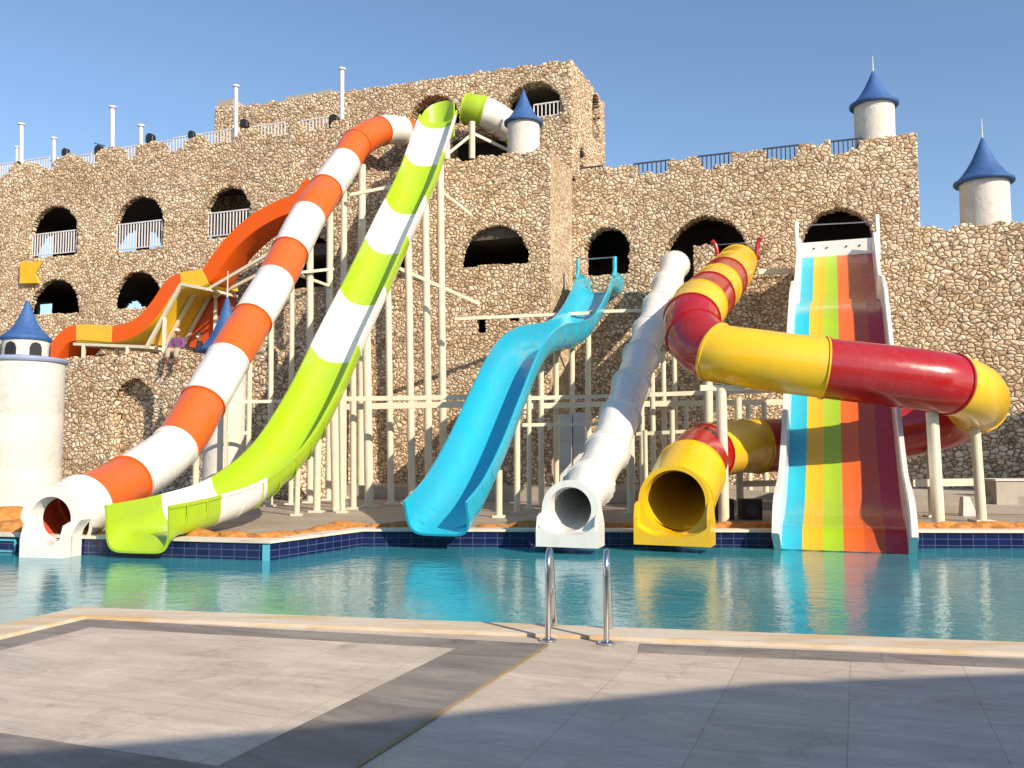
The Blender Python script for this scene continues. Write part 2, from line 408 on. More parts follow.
# light corner and bands from what the photo shows on the ground
q1 = G(104, 626); q2 = G(474, 645); q3 = G(208, 768.); q4 = G(0, 733); q5 = G(0, 654)
e1 = G(455, 652); 
inner = G(84, 618)
band_w = .42
# band along the near coping
pA = A + nn_*.41 + nb*.42; pB = B2 + nn_*.41
lineR = [pA, pB]
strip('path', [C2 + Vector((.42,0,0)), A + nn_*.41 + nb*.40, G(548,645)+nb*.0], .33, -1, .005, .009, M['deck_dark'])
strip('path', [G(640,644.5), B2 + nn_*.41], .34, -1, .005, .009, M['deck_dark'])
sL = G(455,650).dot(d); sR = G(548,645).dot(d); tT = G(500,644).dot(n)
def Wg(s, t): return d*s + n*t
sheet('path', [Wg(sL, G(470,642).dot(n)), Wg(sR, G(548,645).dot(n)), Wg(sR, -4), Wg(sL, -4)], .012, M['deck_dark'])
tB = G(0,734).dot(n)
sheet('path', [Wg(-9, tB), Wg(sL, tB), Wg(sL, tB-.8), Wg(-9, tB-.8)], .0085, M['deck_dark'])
M['ochre'] = paint('ochre_joint', (.36,.26,.13), .9, 10, .3)
sheet('path', [Wg(sR, G(548,645).dot(n)-.05), Wg(sR+.035, G(548,645).dot(n)-.05), Wg(sR+.035, -4), Wg(sR, -4)], .012, M['ochre'])
# raised paving along the castle
v0 = MB(); v0.box((-45, 27.2, .01), (18, 37, .42), Matrix.Rotation(ROT, 4, 'Z'))
tag(v0.build('pavement', M['concrete']), kind='structure')
v0 = MB(); v0.box((-6, 26.2, .01), (18, 27.2, .21), Matrix.Rotation(ROT, 4, 'Z'))
tag(v0.build('pavement', M['concrete']), kind='structure')
# turquoise corner tile and skimmer frame
mb = MB(); t_ = (fl1-fl0).normalized(); mb.bar(fl1+Vector((-.06,-.015,-.02)), fl1+Vector((-.06,-.015,-.6)), .13, .02)
tag(mb.build('corner_tile', M['tile_cyan']), 'turquoise vertical tile strip on the outer corner of the far pool edge', 'tile strip')
mb = MB(); a0 = G(-3,546.5,-.1); b0 = G(19,547,-.1); 
nrm = Vector((t_.y, -t_.x, 0))
base = fl0 + t_*(-.05)
for (x0, z0, x1, z1) in ((0,-.06,.42,-.06),(0,-.27,.42,-.27),(0,-.06,0,-.27),(.42,-.06,.42,-.27)):
    mb.bar(base+t_*x0+nrm*.02+Vector((0,0,z0)), base+t_*x1+nrm*.02+Vector((0,0,z1)), .035, .035)
tag(mb.build('skimmer_frame', M['tile_cyan']), 'pale turquoise rectangular frame set in the pool edge at the far left', 'skimmer')

# ------------------------------------------------------------------ castle
TA, TB = 29.5, 32.1
KH = TA/25.95
def hk(h): return CAMH + (h-CAMH)*KH
castle = empty('castle', (0, 0, 0), 'tan rubble stone castle with dark arches and blue-capped turrets behind the slides', 'castle', rz=ROT)
def wob(x, y, a): return a*(np.sin(x*3.1+y*1.7)+np.sin(x*7.3-y*5.1+1.3)*.6+np.sin(y*11.3+x*2.2)*.4)
def arch(px, hw, yt, yb, t):
    s0, h0 = sh(px-hw-2.5, yb, t); s1, _ = sh(px+hw+1, yb, t); sc, ht = sh(px, yt-1.5, t); _, hb = sh(px, yb, t)
    return ('arch', (s0+s1)/2, (s1-s0)/2, hb, ht)
def inhole(S, H, hl):
    if hl[0] == 'rect': return (S > hl[1]) & (S < hl[2]) & (H > hl[3]) & (H < hl[4])
    _, c, w_, hb, ht = hl
    S = S + wob(S, H, .022); H = H + wob(H, S, .022)
    r = min(w_, ht-hb); spz = ht-r; x = (S-c)/w_
    return (np.abs(x) < 1) & (H > hb) & ((H < spz) | (x*x + ((H-spz)/r)**2 < 1))
def wall(name, a0, a1, z0, z1, keep, fixed, axis, parent, mat, thick=.6, step=.05, kind=None):
    nx = int(round((a1-a0)/step)); nz = int(round((z1-z0)/step))
    ga = np.linspace(a0, a1, nx+1); gz = np.linspace(z0, z1, nz+1)
    CA, CZ = np.meshgrid((ga[:-1]+ga[1:])/2, (gz[:-1]+gz[1:])/2, indexing='ij')
    m = keep(CA, CZ)
    VA, VZ = np.meshgrid(ga, gz, indexing='ij')
    VA = VA + rng.uniform(-.22, .22, VA.shape)*step; VZ = VZ + rng.uniform(-.22, .22, VZ.shape)*step
    VA[0, :] = a0; VA[-1, :] = a1
    idx = np.arange((nx+1)*(nz+1)).reshape(nx+1, nz+1)
    I, J = np.nonzero(m)
    quads = np.stack([idx[I,J], idx[I+1,J], idx[I+1,J+1], idx[I,J+1]], 1)
    mp = np.zeros((nx+2, nz+2), bool); mp[1:-1,1:-1] = m
    E = []
    for (di, dj, p, q) in ((0,-1,(0,0),(1,0)), (1,0,(1,0),(1,1)), (0,1,(1,1),(0,1)), (-1,0,(0,1),(0,0))):
        k = ~mp[I+1+di, J+1+dj]
        i, j = I[k], J[k]
        E.append(np.stack([idx[i+p[0], j+p[1]], idx[i+q[0], j+q[1]]], 1))
    E = np.concatenate(E)
    base = np.stack([VA.ravel(), np.zeros(VA.size), VZ.ravel()], 1)
    bu = np.unique(E); mapb = -np.ones(len(base), int)
    verts = [base]; off = len(base); prev = np.arange(len(base)); fr = [quads]
    layers = [thick*.12, thick*.4, thick*.7, thick]
    for dp in layers:
        nb_ = base[bu].copy(); nb_[:,1] = dp; cur = -np.ones(len(base), int); cur[bu] = np.arange(len(bu))+off
        fr.append(np.stack([E[:,1] if False else prev[E[:,1]], prev[E[:,0]], cur[E[:,0]], cur[E[:,1]]], 1))
        verts.append(nb_); off += len(bu); prev = cur
    V = np.concatenate(verts); Q = np.concatenate(fr)
    used = np.unique(Q); rm = -np.ones(len(V), int); rm[used] = np.arange(len(used)); V = V[used]; Q = rm[Q]
    if axis == 'front': out = np.stack([V[:,0], fixed+V[:,1], V[:,2]], 1)
    else: out = np.stack([fixed-V[:,1], V[:,0], V[:,2]], 1)
    me = bpy.data.meshes.new(name); me.vertices.add(len(out)); me.vertices.foreach_set('co', out.ravel())
    me.loops.add(Q.size); me.loops.foreach_set('vertex_index', Q.ravel().astype(np.int32))
    me.polygons.add(len(Q)); me.polygons.foreach_set('loop_start', np.arange(0, Q.size, 4, dtype=np.int32))
    me.polygons.foreach_set('use_smooth', np.ones(len(Q), bool))
    me.materials.append(mat); me.update(calc_edges=True)
    o = bpy.data.objects.new(name, me); return link(o, parent)

sA0 = -43.0; sX = -9.83
sStep = sh(345, 130, TA)[0]                        # where the high left part ends
hPar = sh(88,162.5,TA)[1]
mer = []                                           # merlons of the left parapet (s0,s1,h)
for (x0, x1, y) in ((-40,-15,170),(8,38,163),(54,79,155),(96,123,147),(136,164,142.5),(184,208,137),(235,258,129),(288,303,124),(331,346,119)):
    a = sh(x0, y, TA); b = sh(x1, y, TA); mer.append((a[0], b[0], sh((x0+x1)/2, y, TA)[1]))
def keepA(S, H):
    top = hPar + wob(S*1.3, S, .05)
    for (a, b, h) in mer:
        c = (a+b)/2; hw = (b-a)/2
        top = np.maximum(top, np.where(np.abs(S-c) < hw, h - .22*((S-c)/hw)**4 + wob(S*2, S, .05), 0))
    hT = sh(500, 155, TA)[1]
    top = np.where(S > sStep, hT + wob(S*1.2, S, .06), top)
    m = H < top
    for hl in holesA: m &= ~inhole(S, H, hl)
    return m
def rect(x0, y0, x1, y1, t):
    a = sh(x0, y1, t); b = sh(x1, y0, t); return ('rect', a[0], b[0], a[1], b[1])
holesA = [arch(54,22,207,256,TA), arch(139,22.5,198,250,TA), arch(228.5,20.5,189,237,TA), arch(54.5,23,281,314,TA), arch(137,22.5,273,308,TA),
          arch(311,20,237,288,TA), arch(386,23,233,273,TA), arch(495,33,227,265,TA), rect(477,318,486,333,TA), rect(509,316,520,322,TA)]
wall('wall', sA0, sX, 0, hk(13.2), keepA, TA, 'front', castle, M['stone'], thick=.26)
# upper storey and right part share one plane
sR1 = sh(918, 180, TB)[0]; hTop = sh(560, 61, TB)[1]; sU = sh(215, 105, TB)[0]
hR = sh(716, 166, TB)[1]; hLow = sh(985, 223, TB)[1]
mr = []
for (x0, x1, y) in ((574,636,168),(668,700,159),(731,765,151.5),(797,831,143.5),(859,919,136)):
    mr.append((sh(x0,y,TB)[0], sh(x1,y,TB)[0], sh((x0+x1)/2,y,TB)[1]))
hUL = sh(250,104,TB)[1]
def keepU(S, H):
    top = hUL + (hTop-hUL)*np.clip((S-sU)/(sX-sU), 0, 1) + wob(S*1.5, S, .03)
    a = sh(218,106,TB)[0]; b = sh(233,106,TB)[0]; top = np.where((S < b), top+.12, top)
    m = H < top
    for hl in holesU: m &= ~inhole(S, H, hl)
    return m
holesU = [arch(434,24,97,126,TB), arch(533,29,84,118,TB), rect(452,133,512,170,TB)]
wall('wall', sU, sX, hk(9.8), hk(15.6), keepU, TB, 'front', castle, M['stone'])
def keepR(S, H):
    top = hR + wob(S*1.7, S, .05)
    for (a, b, h) in mr: top = np.maximum(top, np.where((S > a) & (S < b), h + wob(S*2, S, .04), 0))
    m = H < top
    for hl in holesR: m &= ~inhole(S, H, hl)
    return m
holesR = [arch(607,21,229,275,TB), arch(707,38.5,218,292,TB), arch(838,34,210,262,TB)]
wall('wall', sX, sR1, 0, hk(11.4), keepR, TB, 'front', castle, M['stone'])
wall('wall', sR1, 17, 0, hk(9.0), lambda S, H: H < hLow + wob(S*1.4, S, .07), TB+.12, 'front', castle, M['stone_big'])
# side faces (looking to the right)
def keepB(T, H): return H < np.where(T < TA+.0, 0, sh(548,151,TA)[1]+wob(T*2, T, .05))
wall('wall', TA+.05, TB, 0, hk(11.2), lambda T, H: H < sh(548,151,TA)[1]+wob(T*2, T, .05), sX+.02, 'side', castle, M['stone_smear'], thick=.3)
def tS(px, py):                                     # depth and height on the side plane
    p = PS(px, py, sX); return p.dot(n), p.z
ta, tb = tS(592, 120)[0], tS(600, 120)[0]; tc, td = tS(579.5, 160)[0], tS(585, 160)[0]
hs = [('arch', (ta+tb)/2, (tb-ta)/2, tS(596,142)[1], tS(596,93)[1]), ('arch', (tc+td)/2, (td-tc)/2, tS(582,175)[1], tS(582,148)[1])]
def keepS(T, H):
    m = H < hTop + wob(T*2, T, .04)
    for hl in hs: m &= ~inhole(T, H, hl)
    return m
wall('wall', TB+.05, TB+4.85, hk(9.8), hk(15.4), keepS, sX+.02, 'side', castle, M['stone'], thick=.5)
wall('wall', TB, TB+5, 6, hk(11.4), lambda T, H: H < mr[-1][2]-.05+wob(T*2, T, .04), sR1+.01, 'side', castle, M['stone'], thick=.3)
wall('wall', TA, TB, hk(9.8), hk(12.8), lambda T, H: H < hk(12.3)+wob(T*2, T, .05), sStep+.02, 'side', castle, M['stone'], thick=.3)
# rooms behind the openings: slabs and back walls
def lbox(mb, s0, s1, t0, t1, h0, h1): mb.box((s0, t0, h0), (s1, t1, h1))
def backwall(name, s0, s1, t, h0, h1, rects):
    """flat wall at depth t with rectangular openings"""
    mb = MB(); ss = sorted({s0, s1, *[r[0] for r in rects], *[r[1] for r in rects]}); hh = sorted({h0, h1, *[r[2] for r in rects], *[r[3] for r in rects]})
    for a, b in zip(ss[:-1], ss[1:]):
        for c, e in zip(hh[:-1], hh[1:]):
            x, y = (a+b)/2, (c+e)/2
            if any(r[0] < x < r[1] and r[2] < y < r[3] for r in rects): continue
            mb.box((a, t, c), (b, t+.25, e))
    o = mesh_obj(name, mb.v, mb.f, M['inside'], castle, world=False); return o
TBk = TA+5.4
def br(x0, x1, y0, y1):
    a = sh(x0, y1, TBk); b = sh(x1, y0, TBk); return (a[0], b[0], a[1], b[1])
holesK = [arch(57,21,231,262,TBk), arch(139,25,229,262,TBk), arch(215,9,222,262,TBk), rect(36,301,52,318,TBk), arch(133,10,301,318,TBk)]
piers = [(sh(53,250,TBk)[0], sh(90,250,TBk)[0]), (sh(137,250,TBk)[0], sh(146,250,TBk)[0])]
def keepK(S, H):
    m = H < hk(11.6)
    for i_, hl in enumerate(holesK):
        k_ = inhole(S, H, hl)
        if i_ < 2: k_ &= ~((S > piers[i_][0]) & (S < piers[i_][1]))
        m &= ~k_
    return m
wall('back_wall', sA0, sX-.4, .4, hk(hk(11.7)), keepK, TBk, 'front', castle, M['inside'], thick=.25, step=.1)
mb = MB()
for (h0, h1) in ((hk(8.35), hk(8.75)), (hk(6.25), hk(6.6)), (hk(11.5), hk(11.8))): mb.box((sA0, TA+.28, h0), (sStep if h0 > 12 else sX-.5, TBk, h1))
mb.box((sStep-.4, TA+.3, hk(9.6)), (sX-.45, TB+.7, hk(9.85)))
mb.box((sA0-.3, TA, 0), (sA0, TBk, hk(11.7)))
mb.box((sh(262,250,TA)[0], TA+.6, 6.6), (sh(262,250,TA)[0]+.2, TBk, 11.5))
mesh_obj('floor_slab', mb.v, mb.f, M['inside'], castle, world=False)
mb = MB()
TC = TB+5.0
mb.box((sX-.4, TB+.6, hk(9.7)), (sR1-.3, TC, hk(9.95))); mb.box((sX-.4, TB+.6, hk(4.6)), (sR1-.3, TC, hk(4.85))); mb.box((sX-.4, TC, 0), (sR1, TC+.3, hk(9.9))); mb.box((sR1, TC, 0), (17, TC+.3, hk(7.3))); mb.box((sR1, TB+.75, hk(7.2)), (17, TC, hk(7.4)))
mb.box((sX-1.2, TB+.35, 0), (sX-.32, TC+.2, hk(9.69))); mb.box((sR1-.45, TB+.6, 0), (sR1-.31, TC, hk(9.7))); mb.box((16.8, TB+.7, 0), (17, TC, hk(7.2)))
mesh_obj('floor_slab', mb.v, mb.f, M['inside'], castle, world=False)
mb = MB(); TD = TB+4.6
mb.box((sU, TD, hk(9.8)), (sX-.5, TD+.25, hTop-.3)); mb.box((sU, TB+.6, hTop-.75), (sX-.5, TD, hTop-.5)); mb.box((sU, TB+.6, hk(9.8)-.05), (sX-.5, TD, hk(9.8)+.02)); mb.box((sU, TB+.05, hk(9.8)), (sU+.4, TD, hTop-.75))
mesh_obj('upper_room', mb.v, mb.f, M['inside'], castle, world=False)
# infill masonry inside the wide arch
a_ = sh(692,243,TB); b_ = sh(716,300,TB)
wall('arch_infill', a_[0], b_[0], b_[1], a_[1], lambda S, H: H < a_[1]-.04+wob(S*3,S,.03), TB+.25, 'front', castle, M['stone'], thick=.3)
# concrete upstand on the upper roof
mb = MB(); a_ = sh(289,97,TB+1.2); b_ = sh(333,91,TB+1.2); mb.box((a_[0], TB+1.0, hk(14.2)), (b_[0], TB+2.2, b_[1]))
mesh_obj('roof_upstand', mb.v, mb.f, M['concrete'], castle, world=False)
mb = MB(); a_ = sh(219,102,TB+.8); b_ = sh(234,103,TB+.8); mb.box((a_[0], TB+.7, hk(14.2)), (b_[0], TB+1.6, a_[1]))
mesh_obj('roof_upstand', mb.v, mb.f, M['concrete'], castle, world=False)
# railings
def railing(a, b, h, mat, pitch=.125, r=.018, base=0, name='railing'):
    """a, b in castle local coordinates (foot line)"""
    mb = MB(); a = Vector(a); b = Vector(b); Z = Vector((0,0,1)); ln = (b-a).length; k = max(2, int(ln/pitch))
    mb.bar(a+Z*h, b+Z*h, .05, .05); mb.bar(a+Z*(.08), b+Z*(.08), .04, .04)
    for i in range(k+1):
        p = a.lerp(b, i/k); mb.bar(p+Z*.08, p+Z*h, r*2, r*2)
    return mesh_obj(name, mb.v, mb.f, mat, castle, world=False)
for (x, hw, yt, yb) in ((54,22,233,256),(139,22.5,223,250),(228.5,20.5,212,237)):
    a = sh(x-hw, yb, TA+.12); b = sh(x+hw, yb, TA+.12); ht = sh(x, yt, TA+.12)[1]; hb = sh(x, yb, TA+.12)[1]
    railing((a[0], TA+.12, hb+.02), (b[0], TA+.12, hb+.02), ht-hb, M['white_rail'], .15, .02)
a = sh(534, 118, TB+.1); b = sh(562, 118, TB+.1); hb = sh(548,118,TB+.1)[1]; railing((a[0], TB+.1, hb), (b[0], TB+.1, hb), sh(548,103,TB+.1)[1]-hb, M['white_rail'], .15, .02)
tr = TA+.75
for (x0, x1, yt) in ((-30,50,163),(50,92,157),(92,132,149.5),(132,174,143),(174,240,133)):
    a = sh(x0, yt, tr)[0]; b = sh(x1, yt, tr)[0]
    railing((a, tr, hk(11.85)), (b-.05, tr, hk(11.85)), sh((x0+x1)/2, yt, tr)[1]-hk(11.85), M['white_rail'], .15, .018)
for (x0, x1, yt, h0) in ((252,285,124.5,hk(12.1)),(303,337,118,hk(12.1))):
    a = sh(x0, yt, TA+.3)[0]; b = sh(x1, yt, TA+.3)[0]; hh = sh((x0+x1)/2, yt, TA+.3)[1]; railing((a, TA+.3, h0), (b, TA+.3, h0), hh-h0, M['white_rail'], .15, .018)
for (x0, x1, yt) in ((580,603,167.),(634,670,162),(698,733,154.5),(763,799,147),(829,862,140)):
    a = sh(x0, yt, TB+.3)[0]; b = sh(x1, yt, TB+.3)[0]; hh = sh((x0+x1)/2, yt, TB+.3)[1]
    railing((a, TB+.3, hR-.25), (b, TB+.3, hR-.25), hh-hR+.25, M['dark_rail'], .15, .02)

# turrets
def turret_parts(parent, c, r, h, rr, rh, fin, win=False):
    mb = MB(); mb.lathe([(r*1.0, 0), (r, h*.5), (r, h)], c, 40, .0)
    t = mb.build('turret', M['plaster'], parent, True, 40)
    mb = MB()
    prof = [(r*.9, h-.03), (rr*.97, h-.04), (rr, h-.01), (rr, h+.06), (rr*.90, h+.10), (rr*.72, h+rh*.19), (rr*.52, h+rh*.36), (rr*.36, h+rh*.54), (rr*.20, h+rh*.76), (.03, h+rh), (.0, h+rh+.01)]
    mb.lathe(prof, c, 40); mb.build('roof', M['blue_roof'], t, True, 50)
    if fin:
        mb = MB(); mb.rod(Vector(c)+Vector((0,0,h+rh-.1)), Vector(c)+Vector((0,0,h+rh+fin)), .03, .012, 8); mb.build('finial', M['cream_steel'], t)
    return t
def turret(px, y0, y1, ytip, wpx, brim, t, fin=0, sink=.4):
    c = PT(px, y0, t); h1 = PT(px, y1, t).z; dep = c.y; r = wpx/2/F*dep; rr = brim/2/F*dep; tip = PT(px, ytip, t).z
    return turret_parts(castle, (c.x, c.y, c.z-sink), r, h1-c.z+sink, rr, tip-h1, fin)
turret(523.5, 155, 124, 90, 33, 40, TA+1.0)
turret(875, 140, 106, 71, 39, 48, TB+.9, .55)
turret(985.5, 222, 183, 137.5, 46, 57, TB+1.0, .65)

# yellow swallow-tailed panel on the wall
mb = MB(); q = [sh(x, y, TA) for (x, y) in ((22.5,284),(42,283.5),(37.5,274.5),(44,262),(23,262.5))]
v = [Vector((s, TA-.16, h)) for s, h in q] + [Vector((s, TA-.08, h)) for s, h in q]
f = [(0,1,2,3,4)] + [(9,8,7,6,5)] + [(i, 5+i, 5+(i+1) % 5, (i+1) % 5) for i in range(5)]
vw = [Matrix.Rotation(ROT,4,'Z') @ x for x in v]
o = mesh_obj('wall_panel', vw, f, M['yellow_cloth']); tag(o, 'small yellow swallow-tailed panel fixed to the stone wall above the lower left arch', 'panel')

# ------------------------------------------------------------------ low stone wall, far left, with recess
TL = 25.6
sl0 = sh(-60,362,TL)[0]; sl1 = sh(302,350,TL)[0]; hl_ = sh(130,356,TL)[1]
lw = empty('stone_wall', W((sl0+sl1)/2, TL, 0), 'lower wall of pale rubble stone with a shadowed arched recess, in front of the castle at left', 'stone wall', rz=ROT)
off = local(lw, (0,0,0))
def wall_l(name, *a, **k):
    o = wall(name, *a, **k); o.location = off; return o
hrec = [arch(131, 19, 380, 495, TL)]
def keepL(S, H):
    m = H < hl_ + wob(S*1.7, S, .07)
    for h_ in hrec: m &= ~inhole(S, H, h_)
    return m
wall_l('wall', sl0, sl1, 0, 6.0, keepL, TL, 'front', lw, M['stone_big'], thick=.5)
wall_l('recess', hrec[0][1]-1, hrec[0][1]+1, 0, 4.8, lambda S, H: H < 4.7, TL+.5, 'front', lw, M['stone_big'], thick=.1)
mb = MB(); mb.box((sl0, TL+.3, hl_-.5), (sl1-.1, TA, hl_-.15)); o = mesh_obj('wall_top', mb.v, mb.f, M['concrete'], lw, world=False); o.location = off
wall_l('wall_end', TL+.05, TA, 0, 5.6, lambda T, H: H < hl_-.1+wob(T*2,T,.05), sl1, 'side', lw, M['stone_big'], thick=.2)

# ------------------------------------------------------------------ free standing white towers
def tower_left():
    dep = 22.0; c = P(20, 498, dep); c.z = 0; hc = P(21, 363, dep).z; r = 36.5/F*dep
    t = empty('watch_tower', c, 'wide white tower at the left edge with small arched windows under a blue cone', 'tower')
    mb = MB(); mb.lathe([(r, 0), (r, 1.2), (r*.995, 1.22), (r, 1.24), (r, 2.5), (r*.995, 2.52), (r, 2.54), (r, hc)], c, 56); mb.build('drum', M['plaster'], t, True, 30)
    mb = MB(); mb.lathe([(r*.98, hc-.02), (r*1.05, hc), (r*1.07, hc+.05), (r*1.04, hc+.10), (r*.6, hc+.16), (r*.55, hc+.16)], c, 56); mb.build('ledge', M['blue_trim'], t, True, 40)
    r2 = 21.5/F*dep; h2 = P(21, 340, dep).z
    mb = MB(); mb.lathe([(r2, hc+.1), (r2, h2)], c, 48); ud = mb.build('upper_drum', M['plaster'], t, True, 30)
    rr = 23.5/F*dep; tip = P(21, 301, dep).z; rh = tip-h2
    mb = MB(); mb.lathe([(r2*.9, h2-.02), (rr*.97, h2-.03), (rr*1.0, h2), (rr, h2+.05), (rr*.86, h2+.12), (rr*.56, h2+rh*.3), (rr*.38, h2+rh*.5), (rr*.22, h2+rh*.73), (.04, h2+rh)], c, 48); mb.build('roof', M['blue_roof'], t, True, 50)
    for an in (-100, -38, -160, 25):
        a = R(an); up = Vector((0,0,1)); o_ = Vector((math.cos(a), math.sin(a), 0)); sd = Vector((-o_.y, o_.x, 0))
        mb = MB(); w_, b0, s0, t0 = .14, hc+.14, hc+.34, hc+.46
        shp = [(-w_, b0), (w_, b0), (w_, s0)] + [(w_*math.cos(q), s0+w_*math.sin(q)) for q in (R(45), R(90), R(135))] + [(-w_, s0)]
        k = len(shp); v = [c*1 + o_*(r2-.05)+sd*x+up*z for x, z in shp] + [c + o_*(r2+.012)+sd*x+up*z for x, z in shp]
        mb.add(v, [tuple(range(k, 2*k))] + [(i, (i+1) % k, k+(i+1) % k, k+i) for i in range(k)]); mb.build('window', M['black'], t)
    return t
tower_left()
def tower_mid():
    dep = 27.6; c = P(223, 480, dep); c.z = 0; hc = P(223, 352, dep).z; r = 20/F*dep
    t = empty('watch_tower', c, 'slim white tower with blue cone roof and thin pole, behind the orange and white tube', 'tower')
    mb = MB(); mb.lathe([(r, 0), (r, hc)], c, 44); mb.build('drum', M['plaster'], t, True, 30)
    rr = 29/F*dep; tip = P(223, 297, dep).z; rh = tip-hc
    mb = MB(); mb.lathe([(r*.9, hc-.02), (rr*.97, hc-.03), (rr, hc), (rr, hc+.06), (rr*.8, hc+.12), (rr*.5, hc+rh*.3), (rr*.34, hc+rh*.5), (rr*.18, hc+rh*.75), (.04, hc+rh)], c, 44); mb.build('roof', M['blue_roof'], t, True, 50)
    mb = MB(); mb.rod((c.x, c.y, tip-.1), (c.x, c.y, P(223, 271, dep).z), .03, .015, 8); mb.build('finial', M['cream_steel'], t)
tower_mid()

# ------------------------------------------------------------------ slides
def frames(pts):
    N = len(pts); out = []
    for i in range(N):
        t = (pts[min(i+1, N-1)] - pts[max(i-1, 0)]).normalized()
        s = t.cross(Vector((0,0,1))).normalized(); u = s.cross(t).normalized(); out.append((pts[i], t, s, u))
    return out
def sweep(fr, sec, name, mat, parent, caps=True, autos=35):
    """sec(i, frac) -> closed list of (side, up)"""
    v = []; N = len(fr); m = None
    for i, (p, t, s, u) in enumerate(fr):
        q = sec(i, i/(N-1)); m = len(q)
        v += [p + s*a + u*b for a, b in q]
    f = [(i*m+k, i*m+(k+1) % m, (i+1)*m+(k+1) % m, (i+1)*m+k) for i in range(N-1) for k in range(m)]
    if caps: f += [tuple(range(m-1, -1, -1)), tuple(range((N-1)*m, N*m))]
    o = mesh_obj(name, v, f, mat, parent, True)
    bm = bmesh.new(); bm.from_mesh(o.data); bmesh.ops.recalc_face_normals(bm, faces=bm.faces); bm.to_mesh(o.data); bm.free()
    o.data.set_sharp_from_angle(angle=R(autos)); return o
def tube_section(fr, Rr, name, mat, parent, flange=.05, seg=40, ribs=0, bulge=0, mat_in=None, scallop=0, bell=0):
    """round closed tube with a bolted flange at both ends; built as outer and inner shells"""
    v = []; f = []; N = len(fr); L_ = [0]
    for i in range(1, N): L_.append(L_[-1] + (fr[i][0]-fr[i-1][0]).length)
    tot = L_[-1]; rings = []
    def at(x):
        x = min(max(x, 0), tot); i = 0
        while i < N-2 and L_[i+1] < x: i += 1
        k = (x-L_[i])/max(1e-6, L_[i+1]-L_[i]); a, b = fr[i], fr[i+1]
        return a[0].lerp(b[0], k), a[2].lerp(b[2], k).normalized(), a[3].lerp(b[3], k).normalized()
    fw = .035
    xs = [(0, Rr-.03), (0, Rr+flange), (fw, Rr+flange), (fw+.004, Rr+bell)]
    k = max(4, int(tot/.12))
    for i in range(1, k):
        x = fw+.004 + (tot-2*fw-.008)*i/k; q = i/k
        r = Rr + bulge*math.sin(math.pi*q) + bell*abs(2*q-1)**1.6
        if ribs and i % 2 == 0:
            xs += [(x-.02, r), (x-.012, r+ribs), (x+.012, r+ribs), (x+.02, r)]
        else: xs.append((x, r))
    xs += [(tot-fw-.004, Rr+bell), (tot-fw, Rr+flange), (tot, Rr+flange), (tot, Rr-.03)]
    nout = len(xs)
    for i in range(k-1, 0, -1): xs.append((tot*i/k, Rr-.03))
    m = len(xs)
    for (x, r) in xs:
        p, s, u = at(x)
        for j in range(seg):
            a = 2*math.pi*j/seg; r2 = r - (scallop if (j % 2 and r > Rr+flange-.001) else 0); v.append(p + s*math.cos(a)*r2 + u*math.sin(a)*r2)
    mi = []
    for i in range(m):
        i2 = (i+1) % m
        for j in range(seg):
            f.append((i*seg+j, i*seg+(j+1) % seg, i2*seg+(j+1) % seg, i2*seg+j)); mi.append(1 if i >= nout-1 else 0)
    mats = [mat, mat_in or mat]
    o = mesh_obj(name, v, f, mats, parent, True, True, mi)
    bm = bmesh.new(); bm.from_mesh(o.data); bmesh.ops.recalc_face_normals(bm, faces=bm.faces); bm.to_mesh(o.data); bm.free()
    o.data.set_sharp_from_angle(angle=R(40)); return o
def bolts(fr0, Rr, parent, k=18, mat='steel'):
    p, t, s, u = fr0; mb = MB()
    for i in range(k):
        a = 2*math.pi*i/k; c = p + s*math.cos(a)*(Rr+.03) + u*math.sin(a)*(Rr+.03); mb.rod(c-t*.06, c+t*.06, .012, None, 6)
    return mb.build('bolt_ring', M[mat], parent)
def tube_slide(root, pts, cols, Rr, sub=10, **kw):
    al = catmull(pts, sub); fr = frames(al)
    for i, c in enumerate(cols):
        seg = fr[i*sub:(i+1)*sub+1]
        k = dict(kw)
        o = tube_section(seg, Rr, 'tube_section', M[c], root, **k)
        return fr

def usec(w, h, th=.04, lip=.07, e=.8, round_=1.0, n_=18):
    """half-pipe section, opened upwards: inner U, lips, outer U. w half width, h wall height."""
    inner = []; 
    for i in range(n_+1):
        a = math.pi + math.pi*i/n_
        inner.append((w*math.copysign(abs(math.cos(a))**e, math.cos(a)), h - h*abs(math.sin(a))**e))
    outer = []
    for i in range(n_, -1, -1):
        a = math.pi + math.pi*i/n_
        outer.append(((w+th)*math.copysign(abs(math.cos(a))**e, math.cos(a)), h - (h+th)*abs(math.sin(a))**e))
    q = [(-w-lip, h+.02), (-w-.005, h+.03)] + inner + [(w+.005, h+.03), (w+lip, h+.02), (w+lip, h-.03)] + outer + [(-w-lip, h-.03)]
    return q

# --- orange and white closed tube
s1 = -14.0
raw = [(52,524),(84,505),(128,481),(175,447),(203,403),(228,360),(252,320),(275,281),(290,252),(308,217),(326,190),(345,163)]
PL1 = plane2(P(50,520,16.7), P(340,175,30.6)); pt = [PL1(x, y) for x, y in raw] + [P(357,144,32.0), P(380,131,33.4), P(401,131,34.6), P(424,139,35.8)]
root1 = root = empty('tube_slide', (pt[0].x, pt[0].y, 0), 'closed tube slide of alternating orange and white sections, ending at the far left', 'water slide')
cols = ['orange','white','orange','white','orange','white','orange','white','orange','white','orange','orange','white','orange']
al = catmull(pt, 10); fr1 = frames(al)
for i, c in enumerate(cols):
    seg = fr1[(i+1)*10:(i+2)*10+1]; o = tube_section(seg, .535, 'tube_section', M[c], root, flange=.035 if c == 'orange' else .03, bulge=.02, mat_in=M['orange_in'])
